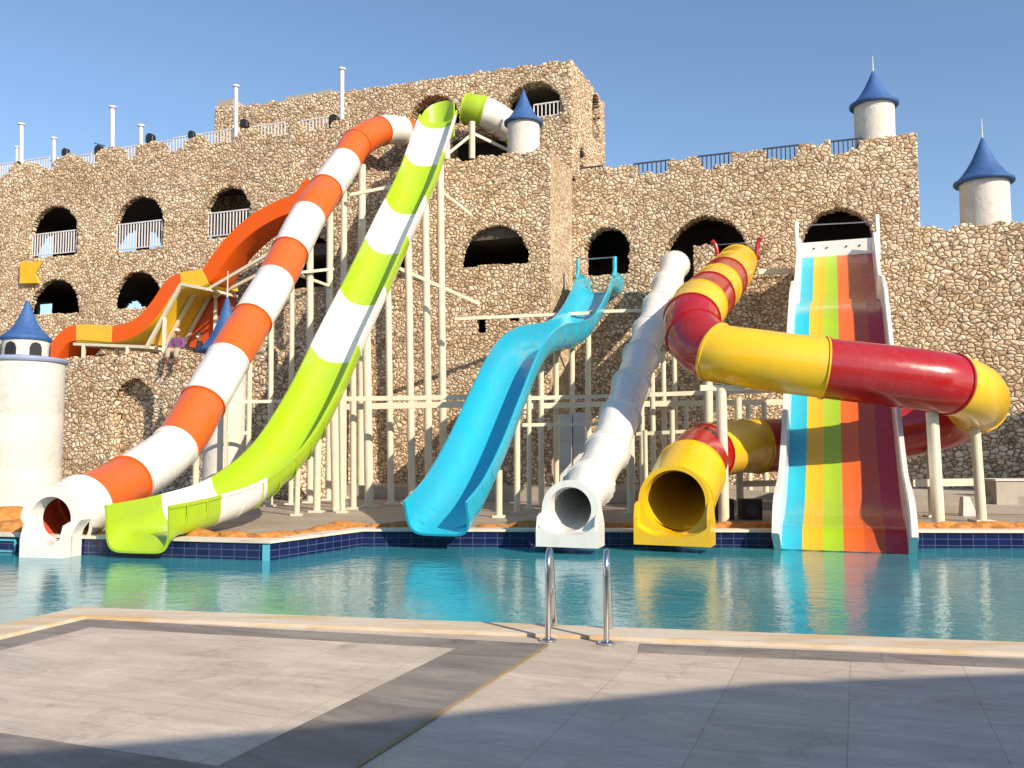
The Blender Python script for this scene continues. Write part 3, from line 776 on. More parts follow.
# mouth: a wide white ring, then an open chute dropping to the water
def mouth(root, p_end, t_in, Rr, mat, length, wall_h, fr_in, wout=1.12, drop=-.12, ring=True):
    """fr_in: frame where the tube ends; the chute leaves level and a little wider"""
    p, t, s, u = fr_in
    f_ = Vector((t_in.x, t_in.y, 0)).normalized(); sd = f_.cross(Vector((0,0,1))).normalized(); Z = Vector((0,0,1))
    v = []; f = []; n_ = 24; K = 9
    def prof(k):                         # k 0..1 along the chute
        ww = Rr*(1+(wout-1)*k); flo = -Rr + drop*k
        top = Rr*.15 if k > .12 else Rr*(.15 + (.12-k)*3)
        return ww, flo, top*(1-k)+ (wall_h-Rr)*k
    for i in range(K):
        k = i/(K-1); c = p + f_*length*k; ww, flo, top = prof(k)
        def ring_pts(th):
            q = []
            for j in range(n_+1):
                a = math.pi + math.pi*j/n_
                x = math.copysign(abs(math.cos(a))**(.85-.45*k), math.cos(a))*(ww+th)
                z = flo - th*.6 + (0-flo)*(1-abs(math.sin(a))**(.9-.35*k)); q.append((x, z))
            q = [(-(ww+th), top)] + q + [((ww+th), top)]
            return q
        a_in = ring_pts(0); b_out = list(reversed(ring_pts(.05)))
        v += [c + sd*x + Z*z for x, z in a_in + b_out]
    m = len(v)//K
    for i in range(K-1):
        for j in range(m): f.append((i*m+j, i*m+(j+1) % m, (i+1)*m+(j+1) % m, (i+1)*m+j))
    f += [tuple(range(m-1,-1,-1)), tuple(range((K-1)*m, K*m))]
    o = mesh_obj('exit_mouth', v, f, mat, root, True)
    bm = bmesh.new(); bm.from_mesh(o.data); bmesh.ops.recalc_face_normals(bm, faces=bm.faces); bm.to_mesh(o.data); bm.free()
    o.data.set_sharp_from_angle(angle=R(40)); return o
t_end = (pt[0]-pt[1]).normalized()
M1_HOOD = fr1[3]
tube_section(fr1[3:11], .60, 'exit_ring', M['white'], root1, flange=.025, bulge=.01, mat_in=M['orange_in'])

# --- green and white open slide
s2 = -12.4
raw = [(136,524),(190,500),(238,478),(279,444),(312,392),(343,327),(370,272),(396,216),(418,170),(438,112)]
PL2 = plane2(P(137,520,16.4), P(440,112,31.2)); pt = [PL2(x, y) for x, y in raw]
g_root = empty('open_slide', (pt[0].x, pt[0].y, 0), 'steep open water slide striped lime green and white, crossing the centre left', 'water slide')
pt[0] = P(137, 506, 16.25); pt[1] = PL2(190, 495)
al = catmull(pt, 10); al.reverse(); frg = frames(al); NG = len(frg)
gc = []
# boundaries in control index: sections between photo stripes
bnd = [(140,-1)]
cuts = [0, 13, 23, 50, 58, 66, 74, 81, 89, 100]
gcol = ['lime','white','lime','white','lime','white','lime','white','lime']
gcut = [0, 8, 16, 46, 55, 64, 72, 80, 100]
gcol = ['lime','white','lime','white','lime','white','lime','lime']
def green_section(i0, i1, c):
    a, b = NG-1-i1, NG-1-i0
    seg = frg[a:b+1]; base_i = a
    def sec(i, q):
        gi = NG-1-(base_i+i); k = max(0, min(1, (gi-0)/22.0))
        w_ = .66 - .05*(1-k)**2; h_ = .60 + {0:.19, 1:.07, 2:-.02, 3:-.04, 4:-.03, 5:-.02}.get(gi, 0) - (.0 if gi < NG-14 else .2*(gi-NG+14)/14)
        return [(x, y-h_-.02) for x, y in usec(w_, h_, .04, .06, .8-.46*(1-k))]
    o = sweep(seg, sec, 'trough_section', M[c], g_root)
    return o
gb = [0, 10, 20, 47, 57, 66, 74, 83, 89, NG-1]
gcol = ['lime','white','lime','white','lime','white','lime','white','lime']
for i in range(len(gb)-1): green_section(gb[i], gb[i+1], gcol[i])
# stiffening ribs on the outer shell
for gi in list(range(3, 39, 4)):
    p, t, s, u = frg[NG-1-gi]; q = []; mb = MB()
    for (x, y) in usec(.705, .66, 0, 0, .75)[2:21]: q.append(p + s*x + u*(y-.68))
    for x, y in zip(q[:-1], q[1:]): mb.bar(x, y, .025, .04)
    mb.build('stiffening_rib', M['lime' if gi < 8 or gi > 15 else 'white'], g_root)
mb = MB(); c0 = P(436.5, 122, 31.9); arc = [R(205-i*11) for i in range(17)]; hh = (-.5, 1)
for r_ in (.62, .66):
    for z_ in hh: mb.v += [c0 + d*(r_*math.cos(a)) + n*(r_*math.sin(a)) + Vector((0,0,z_ if z_ < 0 else 0.10+.92*max(0, math.sin(a))**.6)) for a in arc]
ka = len(arc)
for i in range(ka-1):
    for (a_, b_) in ((0,1),(1,3),(3,2),(2,0)): mb.f.append((a_*ka+i, a_*ka+i+1, b_*ka+i+1, b_*ka+i)); mb.mi.append(0)
mb.f += [(0,ka,3*ka,2*ka),(ka-1,2*ka-1,4*ka-1,3*ka-1)]; mb.mi += [0,0]
mb.build('turn_wall', M['lime'], g_root, True, 40)
# entry: closed round elbow from the arch to the start of the trough
pe = [P(528,142,34.9), P(509,127,34.3), P(497,119,34.0), P(484,112,33.7), P(467,109,33.9)]
al = catmull(pe, 8); fre = frames(al)
for i, c in enumerate(['lime','white','white','lime']):
    tube_section(fre[i*8:(i+1)*8+1], .57, 'entry_tube', M[c], g_root, flange=.04, bulge=.02, mat_in=M['lime'])

for (x, yt, yb, Y) in ((472,122,159,33.2),(447,122,160,33.0)):
    mb = MB(); mb.rod(P(x, yb, Y), P(x, yt, Y), .12, None, 14); mb.build('support_post', M['cream_steel'], g_root, True, 40)
mb = MB(); mb.bar(P(448,154,33.0), P(470,136,33.2), .08, .1); mb.build('brace', M['cream_steel'], g_root)
mb = MB(); mb.bar(P(474,134,33.2), P(512,152,33.6), .08, .1); mb.build('brace', M['cream_steel'], g_root)
# --- blue open slide
s3 = -7.75
raw = [(435,504),(455,480),(476,441),(499,388),(514,355),(528,336),(543,329),(558,327),(571,321),(582,307),(590,291),(597,275)]
PL3 = plane2(P(437,520,17.6), P(596,278,31.6)); pt = [PL3(x, y) for x, y in raw]; pt.append(pt[-1] + n*1.3 + Vector((0,0,.05)))
b_root = empty('open_slide', (pt[0].x, pt[0].y, 0), 'sky blue open water slide with a hump halfway down, left of the white tube', 'water slide')
al = catmull(pt, 10); al.reverse(); frb = frames(al); NB = len(frb)
bb = [0, 30, 62, 88, NB-1]
for i in range(len(bb)-1):
    a, b = NB-1-bb[i+1], NB-1-bb[i]; seg = frb[a:b+1]
    def sec(i_, q, a=a):
        gi = NB-1-(a+i_); k = gi/(NB-1)
        w_ = .62; h_ = .66
        if 50 < gi < 85: h_ = .66 + .08*math.sin((gi-50)/35*math.pi)
        return [(x, y-.64) for x, y in usec(w_, h_, .045, .055, .72-.30*max(0, 1-gi/16))]
    sweep(seg, sec, 'trough_section', M['blue'], b_root)
p, t, s, u = frb[11]
for sg_ in (-1, 1):
    mb = MB(); a = p + s*sg_*.67 + u*.0; Z = Vector((0,0,1))
    mb.pipe([a+t*.25, a+Z*.12, a-t*.02+Z*.35, a-t*.05+Z*.62], .075, 10, 5)
    mb.build('hand_grip', M['blue'], b_root, True)
mb = MB(); mb.rod(p+s*.7+u*.05-t*.1+Vector((0,0,.55)), p-s*.7+u*.05-t*.1+Vector((0,0,.55)), .018); mb.build('entry_bar', M['steel'], b_root)
for gi in list(range(3, 18, 5)) + list(range(52, 80, 8)):
    p, t, s, u = frb[NB-1-gi]; q = []; mb = MB()
    for (x, y) in usec(.67, .70, 0, 0, .72)[2:21]: q.append(p + s*x + u*(y-.67))
    for x, y in zip(q[:-1], q[1:]): mb.bar(x, y, .025, .04)
    mb.build('stiffening_rib', M['blue'], b_root)
# --- white closed tube
s4 = -5.25
raw = [(574,508),(590,484),(607,452),(620,418),(631,386),(641,357),(650,332),(659,307),(668,285),(675,265)]
PL4 = plane2(P(573,512,17.5), P(676,262,31.6)); pt = [PL4(x, y) for x, y in raw]
w_root = empty('tube_slide', (pt[0].x, pt[0].y, 0), 'plain white closed tube water slide made of bulging ribbed rings', 'water slide')
al = catmull(pt, 10); frw = frames(al)
for i in range(len(raw)-1):
    o = tube_section(frw[i*10:(i+1)*10+1], .44, 'tube_section', M['white'], w_root, flange=.10, bell=.045, bulge=0, scallop=.016, seg=48)
tdw = -frw[0][1]
def hood(root, fr0, Rr, outer, mat, length, floor_z, shoulder, width):
    """boxy exit: face plate with round hole, flared side fins reaching the water, and a sloping floor"""
    p, t, s, u = fr0
    f_ = Vector((-t.x, -t.y, 0)).normalized(); sd = f_.cross(Vector((0,0,1))).normalized(); Z = Vector((0,0,1))
    # shell: outline arch with shoulders, swept over `length`, hole through it
    n_ = 48; v = []; f = []
    def out(k):
        q = []
        for j in range(n_):
            a = 2*math.pi*j/n_ + math.pi/2; c, si = math.cos(a), math.sin(a)
            if si > 0: x, z = outer*c, outer*si
            else:
                # widening to a square foot
                x = c*width/max(abs(c), abs(si))*1.0 if abs(si) > abs(c)*.9 else math.copysign(width, c)
                z = max(floor_z - p.z, si*abs((floor_z-p.z))/max(abs(si), abs(c)))
                bl = min(1, -si*3.0); x = (outer*c)*(1-bl)+x*bl
            q.append((x, z))
        return q
    rows = []
    for k in range(3):
        c = p + f_*(length*k/2*.6)
        rows.append([c + sd*x + Z*z for x, z in out(k)])
    rad = [[p + f_*(length*.6) + sd*Rr*math.cos(2*math.pi*j/n_+math.pi/2) + Z*Rr*math.sin(2*math.pi*j/n_+math.pi/2) for j in range(n_)],
           [p + sd*(Rr-.03)*math.cos(2*math.pi*j/n_+math.pi/2) + Z*(Rr-.03)*math.sin(2*math.pi*j/n_+math.pi/2) for j in range(n_)]]
    rows += rad
    for r_ in rows: v += r_
    for i in range(len(rows)-1):
        for j in range(n_): f.append((i*n_+j, i*n_+(j+1) % n_, (i+1)*n_+(j+1) % n_, (i+1)*n_+j))
    o = mesh_obj('exit_mouth', v, f, mat, root, True)
    bm = bmesh.new(); bm.from_mesh(o.data); bmesh.ops.recalc_face_normals(bm, faces=bm.faces); bm.to_mesh(o.data); bm.free()
    o.data.set_sharp_from_angle(angle=R(35))
    # side fins and floor lip in front of the plate
    for sg_ in (-1, 1):
        mb = MB(); a = p + f_*(length*.55); 
        zt = shoulder
        x0, x1 = sg_*(width-.07), sg_*(width)
        prof = [(0, floor_z-p.z), (0, zt), (length*.35, zt-.06), (length*.5, zt-.3), (length*.5, floor_z-p.z)]
        k = len(prof); vv = [a + sd*x0 + f_*y + Z*z for y, z in prof] + [a + sd*x1 + f_*y + Z*z for y, z in prof]
        ff = [tuple(range(k)), tuple(range(2*k-1, k-1, -1))] + [(i, k+i, k+(i+1) % k, (i+1) % k) for i in range(k)]
        mb.add(vv, ff); mb.build('side_fin', mat, root)
    mb = MB(); a = p + f_*(length*.55); zf = floor_z-p.z
    q = []
    nx = 16
    for (y, dz) in ((0, .0), (length*.25, -.03), (length*.5, -.06)):
        for i in range(nx+1):
            x = -width+.07 + (2*width-.14)*i/nx; q.append(a + f_*y + sd*x + Z*(max(zf+.02, -Rr*.98 + dz + .25*(abs(x)/width)**3)))
    lower = [Vector((c.x, c.y, p.z+zf)) for c in q]
    N_ = nx+1; v = q + lower; f = []
    for r_ in range(2):
        for i in range(nx):
            k = r_*N_+i; f.append((k, k+1, k+N_+1, k+N_)); 
    for i in range(nx): f.append((2*N_+i, 2*N_+i+1, 3*N_+2*N_+i+1, 3*N_+2*N_+i))
    mb.add(v, f); mb.build('exit_lip', mat, root, True, 40)
hood(w_root, frw[0], .42, .55, M['white'], .55, -.17, -.08, .60)

hood(root1, M1_HOOD, .42, .62, M['white'], .5, -.33, -.04, .44)
# --- rainbow lane slide
def rainbow():
    top = PT(838, 263, 27.1); s5 = -.30
    raw = [(848,551,17.45),(848,528,17.88),(848,515,18.7),(848,495,19.5),(847,460,20.5),(846,420,21.5),(845,380,22.6),(844,345,23.8),(842,314,25.0),(841,303,26.0),(840,292,26.8),(838.5,265,28.4),(838,255,29.0)]
    pts = []
    for x, y, Y in raw:
        q = P(845, y, Y); kk = (Y-17.5)/11.5; a_ = P(843.5, 545, 17.5); b_ = P(837, 262, 29.0); c = Vector((a_.x+(b_.x-a_.x)*kk, Y, q.z)); pts.append(c)
    r = empty('racer_slide', (pts[0].x, pts[0].y, 0), 'wide straight racer slide with side-by-side rainbow coloured lanes and white side walls', 'water slide')
    al = catmull(pts, 8); al.reverse(); fr = frames(al); N = len(fr)
    lanes = ['lane_crimson','lane_vermilion','lane_orange','lane_green','lane_yellow','lane_cyan']; HW = 1.14
    for i, c in enumerate(lanes):
        a = -HW + 2*HW*i/6; b = -HW + 2*HW*(i+1)/6
        def sec(k, q, a=a, b=b):
            w_ = 1.0 if q > .235 else .93
            m = 4; up = [(a*w_ + (b-a)*w_*j/m, .0 - .012*math.sin(math.pi*j/m)) for j in range(m+1)]
            return up + [(b*w_, -.05), (a*w_, -.05)]
        sweep(fr, sec, 'slide_lane', M[c], r)
    for sg_ in (-1, 1):
        def sec(k, q, sg_=sg_):
            w_ = HW if q > .235 else HW*.93
            hh = .70 if q < .85 else .70-.25*(q-.85)/.15
            w2 = w_ + .14 + (.02 if q > .8 else 0)*min(1, (q-.8)/.1 if q > .8 else 0)
            q_ = [(w_, -.08), (w_+.02, hh-.03), (w_+.05, hh), (w2, hh), (w2+.01, hh-.05), (w2-.02, -.08)]
            return [(sg_*x, z) for x, z in q_]
        sweep(fr, sec, 'side_wall', M['white'], r)
    p9 = fr[0][0]; mb = MB(); mb.bar(p9+Vector((0,0,-.12)), p9+n*2.6+Vector((0,0,-.12)), 2.5, .1); mb.build('start_platform', M['white'], r)
    # start panel and grips
    p, t, s, u = fr[0]; Z = Vector((0,0,1)); fw = Vector((t.x, t.y, 0)).normalized()
    mb = MB(); mb.bar(p-s*1.2+Z*.22-fw*.02, p+s*1.2+Z*.22-fw*.02, .08, .52); mb.build('start_panel', M['white'], r)
    mb = MB()
    for x in (-.7, -.3, .3, .7): c = p+s*x+Z*.26+fw*.03; mb.rod(c, c+fw*.02, .03)
    mb.build('panel_hole', M['black'], r)
    for sg_ in (-1, 1):
        c = p + s*sg_*1.24; mb = MB(); mb.bar(c+Z*-.2, c+Z*1.22, .11, .13); mb.bar(c+fw*.1, c+fw*.1+Z*.8, .10, .16); mb.build('grip_post', M['white'], r)
    mb = MB(); mb.rod(p-s*1.24+Z*1.0, p+s*1.24+Z*1.08, .018); mb.build('entry_bar', M['steel'], r)
    return r, fr
rb, frr = rainbow()

# --- red and yellow spiral tube
pt = [P(677,501,17.8), P(692,470,19.2), P(706,453,20.4), P(737,446,21.6), P(757,446,22.1), P(830,442,22.8), P(905,432,22.9), P(950,420,22.5), P(976,405,21.4), P(974,394,20.0),
      P(950,384,19.25), P(900,377,19.15), P(824,368,19.3), P(762,360,19.5), P(714,352,19.9), P(694,335,20.6), P(692,319,21.3), P(700,306,22.1), P(709,297,23.3), P(717,288,24.6), P(724,280,26.2), P(731,272,28.2), P(737,264,30.8)]
cols = ['yellow','red','yellow','yellow','red','red','red','red','yellow','yellow','red','red','yellow','yellow','red','red','yellow','red','yellow','red','yellow','yellow']
cols = ['red','red','yellow','yellow','red','red','red','red','yellow','yellow','red','red','yellow','yellow','red','red','yellow','red','yellow','red','yellow','yellow']
r_root = empty('spiral_slide', (pt[0].x, pt[0].y, 0), 'glossy red and yellow tube slide looping in front of and behind the rainbow lanes', 'water slide')
al = catmull(pt, 10); frs = frames(al)
i = 0
while i < len(cols):
    j = i
    while j+1 < len(cols) and cols[j+1] == cols[i] and i < 14: j += 1
    seg = frs[i*10:(j+1)*10+1]
    tube_section(seg, .655, 'tube_section', M[cols[i]], r_root, flange=.03, mat_in=M['yellow_under'])
    i = j+1
# first part of the yellow exit belongs to the hood
fh = frs[3]
tube_section(frames([frs[0][0]-frs[0][1]*.02, frs[4][0], frs[9][0]]), .72, 'exit_ring', M['yellow'], r_root, flange=.02, mat_in=M['yellow'])
hood(r_root, frs[0], .61, .70, M['yellow'], .5, -.17, .0, .74)
p, t, s, u = frs[-1]
for sg_ in (-1, 1):
    mb = MB(); Z = Vector((0,0,1)); a = p + s*sg_*.72 + Z*.1
    mb.pipe([a-t*.0, a+Z*.25-s*sg_*.06, a+Z*.6, a+Z*.78+s*sg_*.12], .075, 10, 5); mb.build('hand_grip', M['red'], r_root, True)
mb = MB(); mb.rod(p-s*.72+Vector((0,0,.72)), p+s*.72+Vector((0,0,.72)), .018); mb.build('entry_bar', M['steel'], r_root)

# --- orange and yellow wave slide, against the wall at left
tn = 27.0; WS = 1.75
raw = [(312,183),(297,201),(276,210),(252,224),(232,242),(216,262),(206,276),(193,279),(181,281),(170,287),(157,306),(143,322),(128,331),(112,334),(92,333),(76,333),(64,338),(48,358)]
pt = [PT(x, y, tn) for x, y in raw]
ws = empty('wave_slide', (pt[8].x, pt[8].y, 0), 'orange and yellow open wave slide on a cream frame behind the low wall', 'water slide')
al = catmull(pt, 6); N = len(al)
def wsec(i0, i1, matn, under, WS=1.75):
    seg = al[i0:i1+1]; fr = []
    k = len(seg); v = []; f = []; mi = []
    for i in range(k):
        a = seg[max(i-1, 0)]; b = seg[min(i+1, k-1)]; t = (b-a).normalized(); u = t.cross(n).normalized()
        if u.z < 0: u = -u
        p = seg[i] - u*.30
        prof = [(0,.62),(.05,.64),(.07,.10),(.18,.03),(WS-.18,.03),(WS-.07,.10),(WS-.05,.64),(WS,.62),(WS,.0),(WS-.1,-.04),(.1,-.04),(0,.0)]
        v += [p + n*x + u*z for x, z in prof]
    m = 12
    for i in range(k-1):
        for j in range(m):
            f.append((i*m+j, i*m+(j+1) % m, (i+1)*m+(j+1) % m, (i+1)*m+j)); mi.append(1 if j in (8, 9, 10) else 0)
    f += [tuple(range(m-1,-1,-1)), tuple(range((k-1)*m, k*m))]; mi += [0, 0]
    o = mesh_obj('wave_section', v, f, [M[matn], M[under]], ws, True, True, mi)
    bm = bmesh.new(); bm.from_mesh(o.data); bmesh.ops.recalc_face_normals(bm, faces=bm.faces); bm.to_mesh(o.data); bm.free()
    o.data.set_sharp_from_angle(angle=R(35))
wsec(0, 36, 'orange_dull', 'orange_dull', 1.15); wsec(36, 48, 'yellow', 'yellow_under'); wsec(48, 78, 'orange_dull', 'yellow_under'); wsec(78, 90, 'yellow', 'yellow_under'); wsec(90, N-1, 'orange_dull', 'orange_dull')
def wp(i, x, dz=0): 
    a = al[max(i-1,0)]; b = al[min(i+1,N-1)]; t = (b-a).normalized(); u = t.cross(n).normalized()
    if u.z < 0: u = -u
    return al[i] - u*(.30+.14+dz) + n*x
def tq(x, y, k): p = PT(x, y, tn); return p + n*(k*WS)
for k in (.0, .5, 1.0):
    mb = MB(); mb.bar(tq(181,285,k), tq(147,347,k), .11, .13); mb.build('frame_beam', M['cream_steel'], ws)
for k in (.0, 1.0):
    mb = MB(); mb.bar(tq(207,289,k), tq(181,284,k), .09, .11); mb.build('frame_beam', M['cream_steel'], ws)
    mb = MB(); mb.bar(tq(148,347,k), tq(74,344,k), .09, .11); mb.build('frame_beam', M['cream_steel'], ws)
for (x, y) in ((207,289), (181,285), (147,347), (110,345.5), (76,344)):
    mb = MB(); mb.bar(tq(x,y,.03), tq(x,y,.97), .08, .1); mb.build('cross_beam', M['cream_steel'], ws)
def panel(name, q, mat, th=.03):
    a, b, c, e = q; nn2 = (b-a).cross(e-a).normalized()*th
    mb = MB(); mb.add([a,b,c,e,a+nn2,b+nn2,c+nn2,e+nn2], [(0,3,2,1),(4,5,6,7),(0,1,5,4),(1,2,6,5),(2,3,7,6),(3,0,4,7)]); mb.build(name, M[mat], ws)
panel('underside_panel', (tq(180,281,.02), tq(146,343,.02), tq(146,343,.98), tq(180,281,.98)), 'yellow_under')
panel('underside_panel', (tq(206,285,.02), tq(181,281,.02), tq(181,281,.98), tq(206,285,.98)), 'yellow_under')
panel('underside_panel', (tq(112,342,.02), tq(76,341,.02), tq(76,341,.98), tq(112,342,.98)), 'yellow_under')
panel('side_panel', (PT(196,286,28.9), PT(190,347,28.9), PT(228,352,28.9), PT(236,290,28.9)), 'orange_in')
for (x, y, k) in ((165,318,.0), (84,344,.0), (100,345,.5), (128,346,.0), (186,286,.98)):
    a = tq(x, y, k); mb = MB(); mb.bar(a, Vector((a.x, a.y, hl_-.2)), .12, .12); mb.build('frame_leg', M['cream_steel'], ws)
mb = MB(); mb.bar(PT(207,290,27.2), PT(284,245,27.2), .09, .11); mb.bar(PT(214,297,28.2), PT(290,258,28.2), .09, .11); mb.build('frame_beam', M['cream_steel'], ws)

# ------------------------------------------------------------------ steel supports
def frame_thing(label, posts, beams, loc, deep=1.27):
    md = lambda Y: 17+(Y-17)*deep
    r = empty('support_frame', loc, label, 'steel frame')
    for (xt, yt, xb, Y, rad) in posts:
        Y = md(Y); top = P(xt, yt, Y); bot = Vector(((xb-512)/F*Y*.5 + top.x*.5, Y, 0.0))
        mb = MB(); mb.rod(bot, top, rad, None, 14)
        mb.box((bot.x-rad*1.9, Y-rad*1.9, .0), (bot.x+rad*1.9, Y+rad*1.9, .05)); mb.build('support_post', M['cream_steel'], r, True, 40)
    for (a, b, w_) in beams:
        a = (a[0], a[1], md(a[2])); b = (b[0], b[1], md(b[2]))
        mb = MB(); mb.bar(P(*a), P(*b), w_, w_*1.25); mb.build('beam', M['cream_steel'], r)
    return r
frame_thing('tall cream steel posts standing under the right side of the green and white slide',
    [(440,165,450,27.6,.13),(425,200,436,27.0,.13),(408,235,419,26.3,.12),(388,287,397,25.2,.10),(366,312,376,24.2,.13),(353,345,357,23.6,.09),(341,395,347,22.4,.075),(334,398,341,23.0,.12),
     (318,432,318,22.6,.10),(298,462,298,21.6,.07)],
    [((340,399,23.0),(480,397,23.0),.10),((340,407,24.5),(482,404,24.5),.14),((385,262,26.3),(480,304,26.3),.085),((455,319,27.4),(592,313,27.4),.085),((346,180,27.6),(352,182,27.6),.08),
     ((350,195,27.8),(400,185,27.8),.09),((440,190,27.6),(472,215,27.6),.07)], P(400,512,24))
FT = frame_thing('slim cream steel posts under the upper half of the orange and white tube',
    [(310,232,316,24.6,.11),(330,205,333,25.6,.11),(344,182,348,26.4,.11),(362,165,365,27.0,.14),(292,272,295,24.0,.08),(271,315,275,23.4,.08),(250,350,250,22.6,.075),(197,430,197,21.6,.08)],
    [((296,273,24.4),(334,269,24.6),.07),((296,274,24.4),(332,287,25.6),.07),((226,402,22.4),(300,401,23.0),.07),((226,433,22.4),(250,433,22.6),.07),((226,402,22.4),(226,470,22.4),.09)], P(310,512,24), 1.5)
frame_thing('cream steel posts with a double crossbar under the blue slide',
    [(541,345,541,24.6,.085),(556,348,556,25.2,.085),(572,348,573,25.8,.085),(588,335,588,26.6,.10),(529,395,529,23.4,.07),(517,420,517,22.2,.085),(499,470,499,21.2,.085)],
    [((500,399,23.4),(612,396,24.0),.09),((500,407,24.6),(612,404,25.2),.13),((522,425,22.6),(606,424,23.0),.07)], P(550,512,24))
frame_thing('cream steel posts and beams between the white tube and the yellow tube mouth',
    [(641,372,643,24.6,.08),(632,395,633,25.0,.06),(686,402,687,25.6,.07),(693,440,694,22.6,.06),(748,400,749,25.6,.08),(764,402,765,24.6,.08),(652,372,654,25.2,.08),(663,352,665,25.8,.08),(674,350,676,26.4,.08),(708,380,708,21.6,.115),(672,410,672,23.0,.07),(630,425,631,22.0,.10),(645,430,646,22.6,.06)],
    [((640,395,24.6),(790,390,24.6),.10),((640,404,25.6),(790,402,25.6),.14),((636,434,23.4),(712,430,23.2),.08),((590,312,27.4),(650,310,27.4),.085),((758,272,27.0),(792,271,27.0),.14)], P(660,512,23.5))
frame_thing('thick cream posts holding up the red and yellow spiral beside the rainbow lanes',
    [(721,388,723,19.6,.115),(738,398,739,22.8,.09),(932,412,938,19.4,.13),(929,430,930,22.4,.09),(975,428,981,20.9,.115)],
    [((740,484,22.9),(778,483,22.9),.12),((912,483,22.0),(976,482,22.0),.14),((700,388,19.6),(745,388,19.6),.10)], P(722,518,20), 1.0)
bpy.context.view_layer.update()

# ------------------------------------------------------------------ things on the roof
for (x, yb, yt, wpx, lab) in ((17,166,148,3,'shortest white pole at the left end of the castle roof'),(21.5,163,125,4,'tall white pole at the far left of the castle roof'),(54,158,139,3.4,'short white pole between the first two stone blocks of the roof'),
        (112.5,150,108,4.4,'tall white capped pole on the left half of the castle roof'),(141,146,126.5,4,'medium white pole just left of the largest black lamp on the roof'),(236,132,87,4.2,'white pole beside the left end of the upper storey'),(342,118,70,4.6,'white pole in front of the upper storey, nearest the green slide')):
    a = PT(x, yb+6, TA+.7); t_ = PT(x, yt, TA+.7); r_ = wpx/2/F*a.y
    e = empty('roof_pole', a, lab, 'pole', 'white poles on the castle roof')
    mb = MB(); mb.rod(a, t_, r_, None, 12); mb.build('pole', M['white_rail'], e, True, 40)
    mb = MB(); mb.rod(t_, t_+Vector((0,0,.07)), r_*1.7, None, 12); mb.build('cap', M['white_rail'], e)
for (x, yb, s_, lab) in ((18.5,166,.55,'small black floodlight at the far left of the parapet'),(66,156.5,.9,'black floodlight on the second stone block of the parapet'),(100,156,1.15,'black floodlight with a thin angled bar, tilted on the parapet'),
        (151,143.5,1.05,'large upright black floodlight standing between two white poles'),(192,138.5,.8,'squat black floodlight left of the upper storey'),(245,128.5,.95,'black floodlight in front of the upper storey wall'),(334.5,126,1.1,'black floodlight on the railing next to the rightmost white pole')):
    a = PT(x, yb, TA+.2); e = empty('floodlight', a, lab, 'floodlight', 'black floodlights along the parapet', rz=ROT)
    mb = MB(); q = []
    for (y, hw_) in ((-.13,.17),(-.1,.19),(.1,.15),(.15,.1)):
        for (u_, z_) in ((-hw_,.05),(hw_,.05),(hw_,.26),(hw_*.7,.36),(0,.40),(-hw_*.7,.36),(-hw_,.26)): q.append(Vector((u_, y, z_))*s_)
    f = [(i*7+j, i*7+(j+1) % 7, (i+1)*7+(j+1) % 7, (i+1)*7+j) for i in range(3) for j in range(7)] + [tuple(range(6,-1,-1)), tuple(range(21,28))]
    Mx = Matrix.Translation(a) @ Matrix.Rotation(ROT,4,'Z'); mb.add([Mx @ v for v in q], f); mb.build('lamp_housing', M['black'], e)
    mb = MB()
    for sg_ in (-1, 1): mb.box((sg_*.2*s_-.012, -.02, -.3), (sg_*.2*s_+.012, .02, .22*s_), Mx)
    mb.box((-.2*s_, -.02, -.3), (.2*s_, .02, -.02), Mx)
    if 'bar' in lab: mb.rod(Mx @ Vector((-.35,0,.62)), Mx @ Vector((.25,0,.42)), .02)
    mb.build('bracket', M['black'], e)

# ------------------------------------------------------------------ rocks behind the far coping
def rock_mesh(seed, sx, sy, sz):
    bm = bmesh.new(); bmesh.ops.create_icosphere(bm, subdivisions=3, radius=1)
    for v in bm.verts:
        q = v.co.copy(); k = 1 + .34*noise.noise(q*1.3+Vector((seed*7.1, seed, 0))) + .13*noise.noise(q*3.4+Vector((seed,0,3)))
        c = q*k; c.z = max(c.z, -.35); v.co = Vector((c.x*sx, c.y*sy, c.z*sz))
    me = bpy.data.meshes.new('rock'); bm.to_mesh(me); bm.free(); me.materials.append(M['rock'])
    me.polygons.foreach_set('use_smooth', [True]*len(me.polygons)); me.set_sharp_from_angle(angle=R(38)); return me
variants = [rock_mesh(k+1, 1, .75, .62) for k in range(7)]
def rock(x, y, s_, label, group, zz=None):
    o = bpy.data.objects.new('rock', random.choice(variants)); COL.objects.link(o)
    o.location = (x, y, .0 if zz is None else zz); o.rotation_euler = (0, 0, random.uniform(-.35,.35)+random.choice((0, math.pi))); o.scale = (s_*random.uniform(1.2,1.7), s_*random.uniform(.8,1.1), s_*random.uniform(.7,1.0))
    tag(o, label, 'rock', group)
def rockline(x0, x1, Y0, Y1, step, s_, label, group):
    k = max(1, int((x1-x0)/step))
    for i in range(k+1):
        q = i/k; rock(x0+(x1-x0)*q+random.uniform(-.05,.05), Y0+(Y1-Y0)*q+random.uniform(-.04,.08), 1.3*s_*random.uniform(.75,1.2), label, group)
e_ = fl0.y
rockline(-6.0, -4.55, 17.15, 16.75, .36, .24, 'low orange rock edging the pool right beside the green slide mouth', 'orange rocks by the green slide')
rockline(-4.35, -3.5, 17.1, 18.9, .24, .22, 'orange rock along the slanting pool edge between the green and blue slides', 'orange rocks on the slanting edge')
rockline(-3.3, -1.6, 19.1, 19.05, .34, .20, 'orange rock behind the straight pool edge between the green and blue slides', 'orange rocks left of the blue slide')
rockline(-.55, .7, 19.1, 19.1, .34, .20, 'orange rock between the blue slide and the white tube mouth', 'orange rocks left of the white tube')
